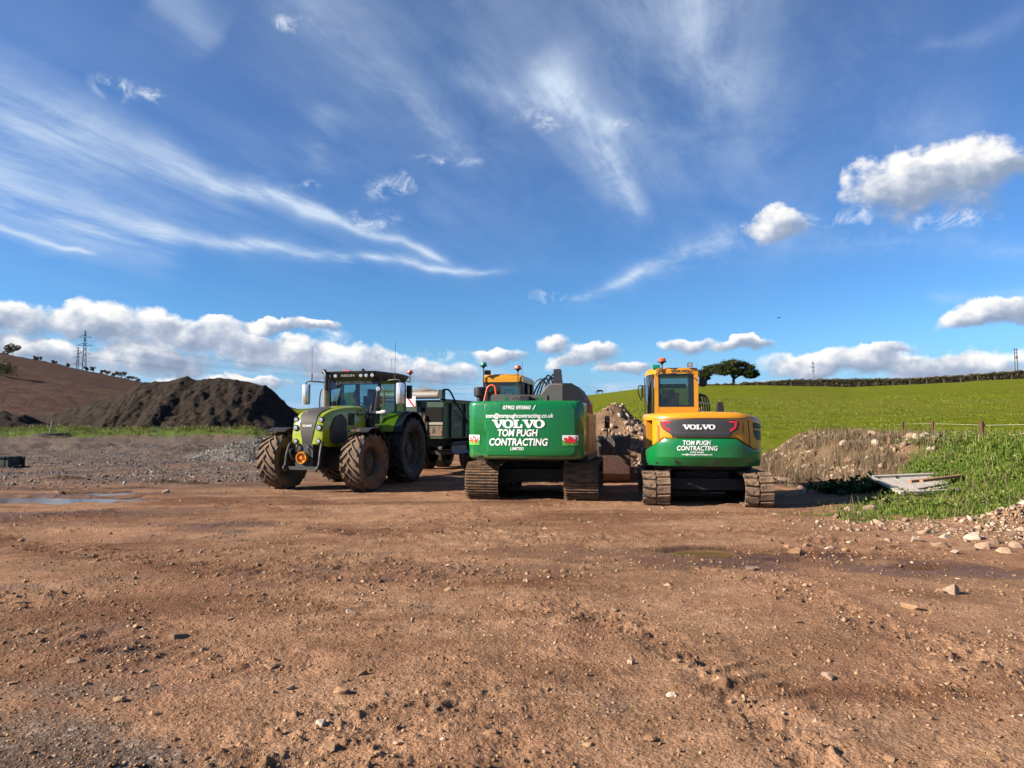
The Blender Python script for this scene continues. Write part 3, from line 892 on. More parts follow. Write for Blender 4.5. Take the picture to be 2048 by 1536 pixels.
# ------------------------------------------------------------------ lettering and marks
def volvo_faces(wd, hg):
    V = [(0, 1), (.62, 1), (.62, .86), (.50, .86), (.76, .30), (.95, .86), (.82, .86), (.82, 1), (1.35, 1), (1.35, .86), (1.2, .86), (.80, 0), (.54, 0), (.14, .86), (0, .86)]
    Lr = [(0, 1), (.62, 1), (.62, .86), (.47, .86), (.47, .14), (.72, .14), (.84, .45), (.98, .45), (.98, 0), (0, 0), (0, .14), (.14, .14), (.14, .86), (0, .86)]
    vs, fs = [], []
    x = 0.0
    for ch in 'VOLVO':
        if ch == 'O':
            n, b = 28, len(vs)
            for k in range(n):
                t = 2 * math.pi * k / n
                vs.append((x + .58 + .60 * math.cos(t), .5 + .53 * math.sin(t)))
                vs.append((x + .58 + .25 * math.cos(t), .5 + .39 * math.sin(t)))
            for k in range(n):
                j = (k + 1) % n
                fs.append((b + 2 * k, b + 2 * j, b + 2 * j + 1, b + 2 * k + 1))
            x += 1.12
        else:
            b = len(vs)
            pl = V if ch == 'V' else Lr
            vs += [(x + p, q) for p, q in pl]
            fs.append(tuple(range(b, b + len(pl))))
            x += 1.16 if ch == 'V' else 0.98
    x1 = max(v[0] for v in vs)
    return [((a / x1 - .5) * wd, (b - .5) * hg) for a, b in vs], fs
DRAGON = [(.03, .60), (.07, .70), (.05, .78), (.12, .76), (.16, .84), (.20, .77), (.27, .76), (.29, .68), (.27, .60), (.31, .55), (.36, .58), (.38, .72), (.34, .88), (.44, .97),
          (.47, .88), (.54, .94), (.57, .84), (.65, .86), (.66, .74), (.73, .72), (.68, .62), (.74, .57), (.82, .58), (.88, .66), (.85, .76), (.80, .80), (.90, .90), (.93, .80), (.97, .66),
          (.93, .52), (.84, .45), (.86, .34), (.93, .28), (.90, .20), (.97, .12), (.84, .12), (.83, .22), (.76, .28), (.70, .22), (.73, .10), (.62, .08), (.64, .18), (.62, .30), (.52, .32),
          (.44, .28), (.40, .18), (.42, .07), (.30, .06), (.33, .18), (.33, .30), (.26, .34), (.20, .26), (.22, .14), (.11, .14), (.14, .24), (.16, .36), (.10, .40), (.03, .36), (.06, .46),
          (.14, .48), (.19, .50), (.17, .58), (.11, .58), (.08, .55)]
def flag(parent, f, wd, hg):
    """White over green with the red dragon; f(u, v, lift)."""
    mb = MB()
    n = 8
    for k in range(n):
        a, b = (k / n - .5) * wd, ((k + 1) / n - .5) * wd
        mb.cur = 0
        mb.add([f(a, 0, .024), f(b, 0, .024), f(b, hg / 2, .024), f(a, hg / 2, .024)], [(0, 1, 2, 3)])
        mb.cur = 1
        mb.add([f(a, -hg / 2, .024), f(b, -hg / 2, .024), f(b, 0, .024), f(a, 0, .024)], [(0, 1, 2, 3)])
    o = mb.build('flag_sticker', [WHITE, FGRN], parent, smooth=False)
    m2 = MB()
    m2.add([f((a - .5) * wd * .92, (b - .5) * hg * .92, .030) for a, b in DRAGON], [tuple(range(len(DRAGON)))])
    m2.build('dragon', REDV, o, smooth=False)
    o['label'] = 'sticker of a red dragon on white and green'
    return o
TPC = dict(shear=0.16, bold=0.012)

# ------------------------------------------------------------------ crawler undercarriage
def crawler(root, gauge, half, height, padw, npad, rot, rubber, m):
    rr = height / 2
    a = half - rr
    per = 4 * a + 2 * math.pi * rr
    pitch = per / npad
    pm = MB()
    th = 0.03
    if rubber:
        pm.box((0, 0, -0.035), (padw * 0.98, pitch * 0.98, 0.03))
        for sx, w0, w1, dy in ((-1, 0.03, 0.50, -.03), (1, 0.0, 0.47, .03)):
            x0, x1 = (padw * (-w1), padw * (-w0)) if sx < 0 else (padw * w0 + .01, padw * (w1 + .02))
            for e in (-.5, .5):
                pm.box(((x0 + x1) / 2, dy * pitch * 7, -0.004), ((x1 - x0) * .97, pitch * .74, 0.046), (0, 0, sx * .05))
                break
        padm = pm.mesh('track_pad', m, bevel=0.014, seg=2)
    else:
        pm.box((0, 0, -0.03), (padw, pitch * 0.90, 0.022))
        for k, hgt in ((-1, .026), (0, .024), (1, .026)):
            pm.box((0, k * pitch * .33, -0.018 + hgt / 2), (padw * .995, 0.020, hgt))
        padm = pm.mesh('track_pad', m, bevel=0.003, seg=1)
    def tpos(s):
        s = s % per
        if s < 2 * a:
            return -a + s, height - 0.0 - 0.018 * math.sin(math.pi * s / (2 * a)), 0.0
        s -= 2 * a
        if s < math.pi * rr:
            t = s / rr
            return a + rr * math.sin(t), rr + rr * math.cos(t), -t
        s -= math.pi * rr
        if s < 2 * a:
            return a - s, 0.0, -math.pi
        s -= 2 * a
        t = s / rr
        return -a - rr * math.sin(t), rr - rr * math.cos(t), -math.pi - t
    rnd = random.Random(5)
    fr = MB()
    fr.bb(-gauge / 2 + padw * .2, gauge / 2 - padw * .2, -0.75 * a, -0.25 * a, height * .45, height * .80)
    fr.bb(-gauge / 2 + padw * .2, gauge / 2 - padw * .2, 0.25 * a, 0.75 * a, height * .45, height * .80)
    fr.bb(-.55, .55, -.62, .62, height * .5, height * .98)
    fr.lathe([(.55, height * .95), (.58, height * .97), (.58, height * 1.12), (.5, height * 1.13)], n=40)
    f0 = fr.build('undercarriage_frame', UND, root, bevel=.02)
    f0.rotation_euler.z = rot
    for sx in (-1, 1):
        tb = MB()
        cx = sx * gauge / 2
        w2 = padw * .30
        prof = [(-a - rr * .35, height * .30), (-a, height * .22), (a, height * .22), (a + rr * .35, height * .30), (a + rr * .35, height * .62), (a * .8, height * .74), (-a * .8, height * .74), (-a - rr * .35, height * .62)]
        tb.prism(prof, cx - w2, cx + w2, 'x')
        tb.box((cx, 0, height * .5), (padw * .34, a * 1.5, height * .3))
        t = tb.build('track', UND, root, bevel=.015)
        t.rotation_euler.z = rot
        for yy, nm in ((-a, 'sprocket'), (a, 'idler_wheel')):
            q = MB()
            q.lathe([(.04, -w2 * 1.15), (rr * .42, -w2 * 1.15), (rr * .46, -w2 * 1.0), (rr * .80, -w2 * .8), (rr - .055, -w2 * .5), (rr - .055, w2 * .5), (rr * .80, w2 * .8), (rr * .46, w2), (rr * .42, w2 * 1.15), (.04, w2 * 1.15)],
                    (cx, yy, rr), 'x', 28)
            q.build(nm, UND, t)
        for k in range(6):
            q = MB()
            q.cyl((cx - w2 * .9, -a * .78 + k * a * .312, height * .19), (cx + w2 * .9, -a * .78 + k * a * .312, height * .19), height * .13, n=16)
            q.build('roller', UND, t)
        for k in range(npad):
            y, z, an = tpos(k * pitch + sx * .03)
            p = link('track_pad', padm, t)
            p.location = (cx + rnd.uniform(-.004, .004), y, z)
            p.rotation_euler = (an + rnd.uniform(-.02, .02), 0, 0)

def beacon(root, x, y, z0, z1, lens, r=.078):
    mb = MB()
    mb.tube([(x, y, z0), (x, y, z1 - .12)], .014)
    mb.cyl((x, y, z1 - .14), (x, y, z1 - .10), .03, .045, 14)
    mb.cyl((x, y, z1 - .10), (x, y, z1 - .075), r * 1.15, r * 1.15, 18)
    b = mb.build('beacon', BLK, root)
    q = MB()
    q.lathe([(r, z1 - .075), (r * .98, z1 - .03), (r * .8, z1 - .008), (r * .35, z1)], (x, y, 0), n=18)
    q.build('lens', lens, b)
    return b
def worklight(root, c, rot, w=.12, h=.10):
    mb = MB()
    M = Euler(rot).to_matrix()
    mb.box(c, (w, .07, h), M)
    o = mb.build('work_light', BLK, root, bevel=.012)
    q = MB()
    q.box(Vector(c) + M @ Vector((0, -.037, 0)), (w * .84, .006, h * .82), M)
    q.build('lens', LAMPG, o, bevel=.002, seg=1)
    return o

# ------------------------------------------------------------------ large excavator seen from behind
E1 = thing('excavator', 'large yellow crawler excavator with square green counterweight lettered VOLVO and ribbed steel tracks', 'excavator', (0.70, 17.4, -0.015), -R(11))
crawler(E1, 2.17, 1.95, .83, .74, 46, R(2), False, TRK)
HW, TAIL = 1.25, -2.45
def cw1(x, z=0):
    u = min(abs(x) / HW, 1.0)
    y = TAIL + 0.17 * u * u
    c = .17
    e = abs(x) - (HW - c)
    if e > 0:
        e = min(e, c * .999)
        y += c - math.sqrt(max(c * c - e * e, 0))
    if z and z < 1.52:
        y += .035 * min((1.52 - z) / .06, 1) * min(max((abs(x) - .62) / .2, 0), 1) * (1 - .5 * u)
    return y
def ring1(z, inset):
    xs = [-HW + .0 + HW * 2 * (1 - math.cos(math.pi * k / 56)) / 2 for k in range(57)]
    pts = []
    for x in xs:
        k = 1 - inset / HW
        pts.append((x * k, cw1(x, z) + inset, z))
    return pts + [(HW - inset, -1.35, z), (-HW + inset, -1.35, z)]
mb = MB()
mb.loft([ring1(z, i) for z, i in ((.94, .07), (.955, .035), (.985, .01), (1.03, 0), (1.25, 0), (1.45, 0), (1.47, 0), (1.52, 0), (1.8, 0), (2.09, 0), (2.14, .01), (2.17, .035), (2.18, .07))])
cwt = mb.build('counterweight', GRNL, E1, sharp=40)
slab('cast_face', [(-.86, 2.10), (-.86, 1.56), (-.80, 1.50), (-.80, 1.02), (1.02, 1.02), (1.10, 1.10), (1.10, 2.02), (1.02, 2.10)], lambda x, z: cw1(x), .03, GRN, cwt, off=-.014, bevel=.014, step=.06)
S1 = lambda cx, cz, lift=.024: (lambda u, v: (cx + u, cw1(cx + u) - lift, cz + v))
cwm = [('07902 093860', .60, .082, -.135, 2.035, .14, .014), ('tom@tompughcontracting.co.uk', 1.46, .125, -.087, 1.852, .10, .014), ('TOM PUGH', .86, .150, -.115, 1.500, .16, .022),
       ('CONTRACTING', 1.265, .156, -.105, 1.307, .16, .022), ('LIMITED', .29, .062, -.125, 1.168, .14, .012)]
for body, wd, hg, cx, cz, sh, bo in cwm:
    text_on(text_flat(body, wd, hg, sh, bo), S1(cx, cz), 'lettering', WHITE, cwt)
text_on(volvo_faces(1.14, .172), S1(-.105, 1.69), 'lettering', WHITE, cwt)
for cx, wd in ((-1.105, .27), (.99, .33)):
    flag(cwt, (lambda c: lambda u, v, l: (c + u, cw1(c + u, 1.345 + v if c < 0 else 0) - l * (.5 if c < 0 else 1), 1.345 + v))(cx), wd, .215)
m_ = MB()
m_.add([S1(.205, 2.035)(*q) for q in ((0, -.05), (.018, -.05), (.07, .05), (.052, .05))], [(0, 1, 2, 3)])
m_.build('slash_mark', WHITE, cwt, smooth=False)
slab('plate_edge', [(-.50, 2.10), (-.47, 2.10), (-.405, 1.985), (-.425, 1.975)], lambda x, z: cw1(x), .01, plain('deep_green', (.002, .07, .02), .4), cwt, off=-.020)
for cx, cz in ((-.42, 2.2), (.34, 2.2)):
    q = MB()
    q.prism(rrect(cx - .035, cx + .035, 2.16, 2.27, .02, 4), -2.22, -2.14, 'y')
    q.build('lifting_lug', GRN, cwt, bevel=.008)
for bx in (-1.0, -.93, .62, 1.05):
    q = MB()
    q.cyl((bx, cw1(bx, .99) - .02, 1.0), (bx, cw1(bx, .99) + .03, 1.0), .018, n=8)
    q.build('bolt', DARK, cwt)
# house
q = MB()
q.bb(-1.26, 1.26, -1.36, 1.25, 1.0, 1.93)
q.build('house', YELD, E1, bevel=.03, seg=3)
q = MB()
q.bb(-1.27, 1.27, -1.34, 1.45, .86, 1.0)
q.build('main_frame', DARK, E1, bevel=.02)
for y0, y1, z0, z1 in ((-1.2, -.35, 1.08, 1.86), (-.28, .75, 1.08, 1.86)):
    d = MB()
    d.bb(1.262, 1.285, y0, y1, z0, z1)
    dd = d.build('side_door', YELD, E1, bevel=.012)
    h_ = MB()
    for k in range(7):
        h_.box((1.291, (y0 + y1) / 2, z1 - .14 - k * .045), (.012, (y1 - y0) * .55, .02))
    h_.build('louvre', BLK, dd)
q = MB()
q.prism([(-.80, 1.90), (.45, 1.90), (.45, 2.31), (-.76, 2.34), (-.80, 2.30)], -2.0, -.75, 'y')
q.build('engine_deck', GREY, E1, bevel=.02, seg=2)
hd = MB()
def hring(y, g):
    return [(.30 + g, y, 1.92), (1.24 - g, y, 1.92), (1.24 - g, y, 2.22), (1.10 - g, y, 2.46 - g), (.98 - g, y, 2.56 - g), (.50 + g, y, 2.565 - g), (.40 + g, y, 2.50 - g), (.30 + g, y, 2.36 - g)]
hd.loft([hring(-1.98, .03), hring(-1.95, 0), hring(-.30, 0), hring(-.25, .03)])
hd.build('engine_hood', GREY, E1, bevel=.015, sharp=25)
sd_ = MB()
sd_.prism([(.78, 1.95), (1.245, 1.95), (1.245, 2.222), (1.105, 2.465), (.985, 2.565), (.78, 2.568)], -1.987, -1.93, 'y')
sd_.build('hood_shade_face', plain('shaded_hood_grey', (.014, .016, .021), .85, spec=.15), E1, bevel=.006)  # right half of the hood end coloured dark to stand in for its shaded side
q = MB()
q.loft([[(.49, -1.42, 2.5), (.70, -1.42, 2.5), (.70, -1.16, 2.5), (.49, -1.16, 2.5)], [(.515, -1.40, 2.92), (.665, -1.40, 2.92), (.665, -1.20, 2.92), (.515, -1.20, 2.92)]])
ex = q.build('exhaust_stack', BLK, E1, bevel=.012)
q = MB()
q.cyl((-1.2, -1.35, 1.9), (-1.2, -1.35, 2.33), .075, n=20)
q.lathe([(.08, 2.30), (.135, 2.33), (.14, 2.36), (.14, 2.50), (.12, 2.53), (.05, 2.54)], (-1.2, -1.35, 0), n=28)
q.build('air_precleaner', BLK, E1)
q = MB()
q.tube([(-1.10, -1.62, 1.92), (-.99, -1.62, 2.40), (-.95, -1.62, 2.52), (-.86, -1.62, 2.56), (-.79, -1.62, 2.52), (-.77, -1.62, 2.40), (-.76, -1.62, 2.30)], .02, 8, 5)
q.build('handrail', RAIL, E1)
q = MB()
q.tube([(1.20, -.75, 1.93), (1.22, -.72, 2.26), (1.24, -.45, 2.12), (1.24, -.05, 2.20), (1.24, .30, 1.93)], .02, 8, 0)
q.tube([(1.24, -.45, 2.12), (1.24, -.45, 1.93)], .016)
q.tube([(1.24, -.05, 2.20), (1.24, -.05, 1.93)], .016)
q.build('handrail', RAIL, E1)
# rear camera and deck fittings
q = MB()
q.box((-.03, -2.06, 2.25), (.20, .14, .09))
q.box((-.03, -2.10, 2.19), (.14, .14, .05))
q.build('rear_camera', BLK, E1, bevel=.012)
q = MB()
q.tube([(-.30, -2.04, 2.22), (-.22, -2.06, 2.25), (-.16, -2.05, 2.22), (-.10, -2.05, 2.24)], .008, 6, 4)
q.build('cable', HOSE, E1)
q = MB()
q.tube([(.28, -2.04, 2.22), (.20, -2.06, 2.24), (.13, -2.05, 2.22), (.06, -2.05, 2.24)], .008, 6, 4)
q.build('cable', HOSE, E1)
# cab
cab = MB()
x0, x1, y0, y1, z0, z1 = -1.30, -.34, -.62, 1.15, .98, 2.86
pl = .055
for x in (x0 + pl, x1 - pl):
    cab.bb(x - pl, x + pl, y0, y0 + .13, 1.9, z1 - .10)
    cab.prism([(y1 - .10, 1.0), (y1 + .05, 1.0), (y1 - .12, z1 - .1), (y1 - .22, z1 - .1)], x - pl * .8, x + pl * .8, 'x')
    cab.bb(x - pl * .8, x + pl * .8, y0 + .1, y1, 1.0, 1.62)
    cab.bb(x - pl * .8, x + pl * .8, .18, .27, 1.6, z1 - .1)
cab.bb(x0 + .05, x1 - .05, y0 + .005, y0 + .07, 1.9, 2.20)
cabo = cab.build('cab', [BLK], E1, bevel=.02)
rf = MB()
def rring(z, g, f):
    return [(x0 - .01 + g, y0 - .02 + g, z), (x1 + .01 - g, y0 - .02 + g, z), (x1 + .01 - g, y1 - .1 - g + f, z), (x0 - .01 + g, y1 - .1 - g + f, z)]
rf.loft([rring(z1 - .17, 0, 0), rring(z1 - .06, 0, 0), rring(z1 - .0, .05, -.02), rring(z1 + .03, .14, -.04)])
rf.build('cab_roof', YEL, E1, bevel=.03, seg=3)
gp = MB()
gp.bb(x0 + .12, x1 - .12, y0 + .03, y0 + .04, 2.18, z1 - .17)
gp.build('rear_window', GLS, E1)
for x in (x0 + pl, x1 - pl):
    for ya, yb in ((y0 + .12, .2), (.26, y1 - .16)):
        g2 = MB()
        g2.prism([(ya, 1.62), (yb + (.12 if yb > .5 else 0), 1.62), (yb, z1 - .17), (ya, z1 - .17)], x - .004, x + .004, 'x')
        g2.build('side_window', GLS, E1)
g2 = MB()
g2.add([(x0 + .1, y1 + .03, 1.1), (x1 - .1, y1 + .03, 1.1), (x1 - .1, y1 - .16, z1 - .15), (x0 + .1, y1 - .16, z1 - .15)], [(0, 1, 2, 3)])
g2.build('windscreen', GLS, E1)
st = MB()
st.box((-.82, .15, 1.75), (.5, .14, .85), (-.12, 0, 0))
st.box((-.82, .10, 2.28), (.28, .10, .2), (-.1, 0, 0))
st.box((-.82, .42, 1.40), (.52, .55, .16))
st.build('operator_seat', BLK, E1, bevel=.05, seg=3)
q = MB()
q.tube([(x1 - .06, y0 + .05, 2.22), (x1 - .06, y0 - .03, 2.25), (x1 - .06, y0 - .03, 2.7), (x1 - .06, y0 + .05, 2.74)], .014)
q.build('grab_handle', BLK, E1)
q = MB()
q.box((x0 + .12, y0 - .05, z1 + .06), (.15, .10, .10), (0.2, 0, 0.3))
q.build('roof_lamp', BLK, E1, bevel=.03, seg=3)
beacon(E1, x0 + .02, y0 - .05, 2.62, 3.17, GLENS)
beacon(E1, x1 - .10, y0 - .05, 2.62, 3.08, AMB)
q = MB()
q.tube([(x1 - .02, y0 + .1, 2.85), (x1 - .02, y0 + .1, 3.18)], .004, 5)
q.build('antenna', BLK, E1)
q = MB()
q.tube([(1.26, 1.0, 1.25), (1.50, 1.05, 1.28), (1.56, 1.06, 1.42), (1.56, 1.06, 1.62)], .014, 8, 4)
q.prism(rrect(1.49, 1.62, 1.58, 1.90, .05), 1.03, 1.10, 'y')
q.build('mirror', BLK, E1, bevel=.015)
# boom, arm and bucket reach forward, away from the viewer
bo = MB()
bo.prism([(.15, 1.45), (.55, 1.35), (1.6, 2.05), (2.6, 2.42), (4.4, 2.02), (5.2, 1.75), (5.1, 2.05), (4.3, 2.42), (2.7, 2.78), (1.4, 2.55), (.5, 2.0)], -.08, .32, 'x')
bm_o = bo.build('boom', DARK, E1, bevel=.03)
q = MB()
for x in (-.22, .46):
    q.cyl((x, .9, 1.15), (x, 2.0, 1.95), .085, n=14)
    q.cyl((x, 1.8, 1.82), (x, 2.5, 2.35), .045, n=12)
q.build('boom_cylinder', DARK, E1)
ar = MB()
ar.prism([(4.9, 2.2), (5.3, 1.95), (5.05, 1.0), (4.35, .30), (4.2, .42), (4.7, 1.2)], -.03, .27, 'x')
ar.build('arm', YELD, E1, bevel=.03)
bk = MB()
bk.prism([(4.45, .62), (4.2, .72), (3.75, .45), (3.6, .12), (3.75, .02), (4.35, .03), (4.5, .1)], -.5, .74, 'x')
bk.build('bucket', UND, E1, bevel=.02)
hs = MB()
for k, (xx, pk) in enumerate(((.10, 2.80), (.17, 2.86), (.24, 2.82), (.30, 2.88), (.03, 2.74))):
    hs.tube([(xx - .18, -.45, 2.0), (xx - .12, -.35, 2.45), (xx, -.05, pk), (xx + .06, .35, pk - .06), (xx + .02, .8, 2.55), (xx, 1.4, 2.62)], .020, 8, 6)
hs.build('hydraulic_hose', HOSE, E1)
q = MB()
q.tube([(-.05, -.8, 2.3), (-.03, -.8, 2.62), (.12, -.8, 2.74), (.20, -.78, 2.70)], .014, 8, 4)
q.build('guard_rail', BLK, E1)

# ------------------------------------------------------------------ small short-tail excavator
E2 = thing('excavator', 'smaller yellow short tail excavator with rounded green skirt, black rear panel and rubber padded tracks', 'excavator', (4.15, 15.85, -0.015), -R(8))
crawler(E2, 2.02, 1.48, .68, .56, 38, R(0), True, TRKR)
HW2, T2 = 1.20, -1.45
def cw2(x, z=0):
    u = min(abs(x) / HW2, .9995)
    return T2 + .92 * (1 - (1 - u ** 3.0) ** (1 / 2.5))
def skirt(x, z):
    y = cw2(x)
    return y + (.105 * (1.01 - z) / .19 if z < 1.01 else 0) + (.02 * (z - 1.30) / .09 if z > 1.30 else 0)
GP = [(-1.12, 1.18), (-1.19, 1.12), (-1.19, .95), (-1.14, .82), (1.14, .82), (1.195, .93), (1.195, 1.16), (.93, 1.165), (.58, 1.39), (-.84, 1.39)]
sk = slab('skirt', GP, skirt, .30, GRN, E2, bevel=.014, step=.05, sharp=20, zcuts=(1.01, 1.30))
YP1 = [(-1.06, 1.80), (-1.06, 1.24), (-.87, 1.405), (.60, 1.405), (.86, 1.24), (.83, 1.80)]
slab('tail_door', YP1, cw2, .12, YEL, E2, off=.02, bevel=.012, step=.05)
YP2 = [(.845, 1.80), (.875, 1.235), (.945, 1.18), (1.185, 1.175), (1.185, 1.78)]
cor = slab('corner_panel', YP2, cw2, .10, YEL, E2, off=.02, bevel=.008, step=.02)
for pz in ([(.955, 1.72), (1.17, 1.68), (1.178, 1.585), (.955, 1.60)], [(.955, 1.565), (1.178, 1.545), (1.175, 1.35), (1.05, 1.36), (.985, 1.43)]):
    g3 = slab('grille', pz, cw2, .03, BLK, cor, off=.004, step=.02)
hp = MB()
def hood_ring(z, k, f):
    n = 48
    pts = []
    for i in range(n + 1):
        x = -HW2 * .985 + 2 * HW2 * .985 * (1 - math.cos(math.pi * i / n)) / 2
        pts.append((x * k, (cw2(x) + f), z - .11 * max(abs(x) / HW2 - .55, 0) ** 1.5 * 3.2 * (x > 0) - .03 * abs(x)))
    return pts + [(HW2 * .985 * k, .85, z - .11), (-HW2 * .985 * k, .85, z - .02)]
hp.loft([hood_ring(1.80, 1.0, .005), hood_ring(1.83, 1.0, .005), hood_ring(1.90, .995, .03), hood_ring(1.935, .97, .10), hood_ring(1.945, .93, .2)])
hp.build('engine_hood', YEL, E2, sharp=50)
q = MB()
q.bb(-1.17, 1.185, -.52, .95, .86, 1.80)
q.build('house', YEL, E2, bevel=.02)
BP = [(-.92, 1.735), (-.86, 1.765), (-.55, 1.778), (.0, 1.782), (.50, 1.765), (.62, 1.745), (.655, 1.70), (.625, 1.58), (.50, 1.50), (.46, 1.415), (-.68, 1.415), (-.72, 1.48), (-.86, 1.575), (-.905, 1.66)]
bp = slab('rear_panel', BP, cw2, .05, plain('charcoal_panel', (.040, .041, .043), .42, var=.2), E2, off=0.0, bevel=.012, step=.05)
slab('panel_line', [(-.70, 1.505), (.40, 1.50), (.52, 1.56), (.53, 1.556), (.405, 1.494), (-.705, 1.499)], cw2, .006, STEEL, bp, off=-.003, step=.05)
for sx, c in ((1, -.875), (-1, .615)):
    C = [(0, 0), (.165, .008), (.165, -.03), (.055, -.035), (.062, -.115), (.155, -.16), (.150, -.20), (.035, -.145), (.012, -.06)]
    lab = slab('tail_light', [(c + sx * a, 1.735 + b) for a, b in C], cw2, .02, REDL, E2, off=-.006, bevel=.004, step=.05, seg=1)
S2 = lambda cx, cz, lift=.009: (lambda u, v: (cx + u, skirt(cx + u, cz + v) - lift, cz + v))
for body, wd, hg, cx, cz, sh, bo_ in (('TOM PUGH', .55, .092, -.20, 1.305, .16, .014), ('CONTRACTING', .80, .096, -.195, 1.195, .16, .014), ('07902 093860', .27, .030, -.20, 1.112, .12, .014), ('tom@tompughcontracting.co.uk', .60, .046, -.20, 1.066, .12, .016)):
    text_on(text_flat(body, wd, hg, sh, bo_), S2(cx, cz), 'lettering', WHITE, sk)
text_on(volvo_faces(.645, .095), lambda u, v: (-.155 + u, cw2(-.155 + u) - .010, 1.625 + v), 'lettering', WHITE, bp)
for lx, lz, lw, lh in ((-.955, 1.50, .016, .17), (.735, 1.60, .014, .10)):
    slab('door_latch', [(lx - lw, lz - lh), (lx + lw, lz - lh), (lx + lw, lz + lh), (lx - lw, lz + lh)], cw2, .02, plain('latch_orange', (.40, .09, .006), .5), E2, off=.008, step=.02)
slab('hood_seam', [(-1.05, 1.797), (.84, 1.797), (.84, 1.805), (-1.05, 1.805)], cw2, .02, BLK, E2, off=.002, step=.05)
for bx in (-.15, -.02, .04):
    q = MB()
    q.cyl((bx, cw2(bx) + .12, 1.91), (bx, cw2(bx) + .12, 1.945), .014, n=8)
    q.build('hood_bolt', DARK, E2)
for bx in (-1.0, -.98, .86, .98):
    q = MB()
    yb = skirt(bx, .9)
    q.cyl((bx, yb - .012, .88), (bx, yb + .03, .88), .016, n=8)
    q.build('bolt', DARK, sk)
for cx in (-.60, .155):
    q = MB()
    y_ = skirt(cx, .93)
    q.lathe([(.040, -.012), (.046, .0), (.046, .03)], (cx, y_ + .0, .925), 'y', 20)
    q.build('tie_down_hole', BLK, sk)
q = MB()
q.bb(-1.22, -1.02, -.35, -.15, 1.0, 1.16)
q.bb(-1.23, -1.10, -.5, .9, .78, 1.12)
q.build('side_step', BLK, E2, bevel=.02)
q = MB()
q.bb(-1.02, 1.02, -.6, 1.0, .72, .87)
q.build('main_frame', DARK, E2, bevel=.02)
# cab with bulged corner
cx0, cx1, cy0, cy1, cz0, cz1 = -.93, -.03, -.36, 1.25, 1.86, 2.92
def cab_outline(g=0.0, out=0.0):
    return [(cx0 + g, cy0 + g), (cx1 - g, cy0 + g), (cx1 - g, cy1 - g), (cx0 - .17 + g, cy1 - g), (cx0 - .19 + g, cy0 + .55), (cx0 - .10 + g, cy0 + .13)]
rf = MB()
rf.loft([[(x, y, cz1 - .13) for x, y in cab_outline(0)], [(x, y, cz1 - .03) for x, y in cab_outline(.0)], [(x, y, cz1) for x, y in cab_outline(.04)], [(x, y, cz1 + .012) for x, y in cab_outline(.12)]])
rf.build('cab_roof', YEL, E2, bevel=.022, seg=3)
fr = MB()
fr.bb(cx0 - .035, cx0 + .045, cy0, cy0 + .10, 1.80, cz1 - .12)
fr.bb(cx1 - .09, cx1, cy0, cy0 + .10, 1.80, cz1 - .12)
fr.bb(cx0 + .04, cx1 - .085, cy0 + .004, cy0 + .09, 1.80, 2.06)
fr.bb(cx1 - .07, cx1, cy0 + .1, cy1, 1.0, 2.0)
fr.bb(cx1 - .06, cx1 - .005, cy1 - .12, cy1 - .02, 1.0, cz1 - .12)
fr.build('cab', YEL, E2, bevel=.022, seg=3)
fr = MB()
fr.bb(cx0 - .19, cx0 - .10, cy1 - .12, cy1 - .02, 1.0, cz1 - .12)
fr.build('front_pillar', BLK, E2, bevel=.02)
tr = MB()
tr.bb(cx0 + .04, cx0 + .085, cy0 + .02, cy0 + .07, 2.06, cz1 - .13)
tr.bb(cx1 - .20, cx1 - .085, cy0 + .02, cy0 + .07, 2.06, cz1 - .13)
tr.bb(cx0 + .085, cx1 - .2, cy0 + .02, cy0 + .07, cz1 - .18, cz1 - .13)
tr.bb(cx0 + .085, cx1 - .2, cy0 + .02, cy0 + .07, 2.06, 2.10)
trim = tr.build('window_trim', BLKG, E2, bevel=.006)
tr = MB()
tr.bb(cx0 + .085, cx1 - .2, cy0 + .6, cy0 + .66, 2.50, 2.60)
tr.build('cab_rail', BLKG, E2)
q = MB()
q.bb(cx0 + .085, cx1 - .2, cy0 + .04, cy0 + .05, 2.10, cz1 - .18)
q.build('rear_window', GLS, E2)
# tall glazed door with rounded foot on the left
dr = MB()
path = [(cy0 + .10, cx0 - .075), (cy0 + .30, cx0 - .150), (cy0 + .60, cx0 - .19), (cy1 - .12, cx0 - .18)]
prof = [(1.78, .0), (1.90, -.0)]
ring_o = []
for (yy, xx) in path:
    ring_o.append([(xx, yy, 1.80 if yy > cy0 + .2 else 1.92), (xx, yy, cz1 - .14), (xx + .012, yy, cz1 - .14), (xx + .012, yy, 1.80 if yy > cy0 + .2 else 1.92)])
dr.loft(ring_o)
dr.build('door_window', GLSD, E2)
df = MB()
df.tube([(cx0 - .075, cy0 + .10, cz1 - .14), (cx0 - .075, cy0 + .10, 2.0), (cx0 - .11, cy0 + .2, 1.84), (cx0 - .19, cy0 + .6, 1.78), (cx0 - .19, cy1 - .12, 1.76)], .026, 8, 5)
df.build('door_frame', BLK, E2)
df = MB()
df.loft([[(cx0 - .06, cy0 + .1, 1.1), (cx0 - .06, cy0 + .1, 1.86), (cx0 - .02, cy0 + .12, 1.86), (cx0 - .02, cy0 + .12, 1.1)], [(cx0 - .19, cy0 + .6, 1.0), (cx0 - .19, cy0 + .6, 1.78), (cx0 - .15, cy0 + .6, 1.78), (cx0 - .15, cy0 + .6, 1.0)],
         [(cx0 - .19, cy1, 1.0), (cx0 - .19, cy1, 1.78), (cx0 - .15, cy1, 1.78), (cx0 - .15, cy1, 1.0)]])
df.build('cab_door', plain('door_charcoal', (.03, .03, .032), .5), E2)
st = MB()
st.box((-.62, .35, 2.08), (.48, .13, .62), (-.12, 0, 0))
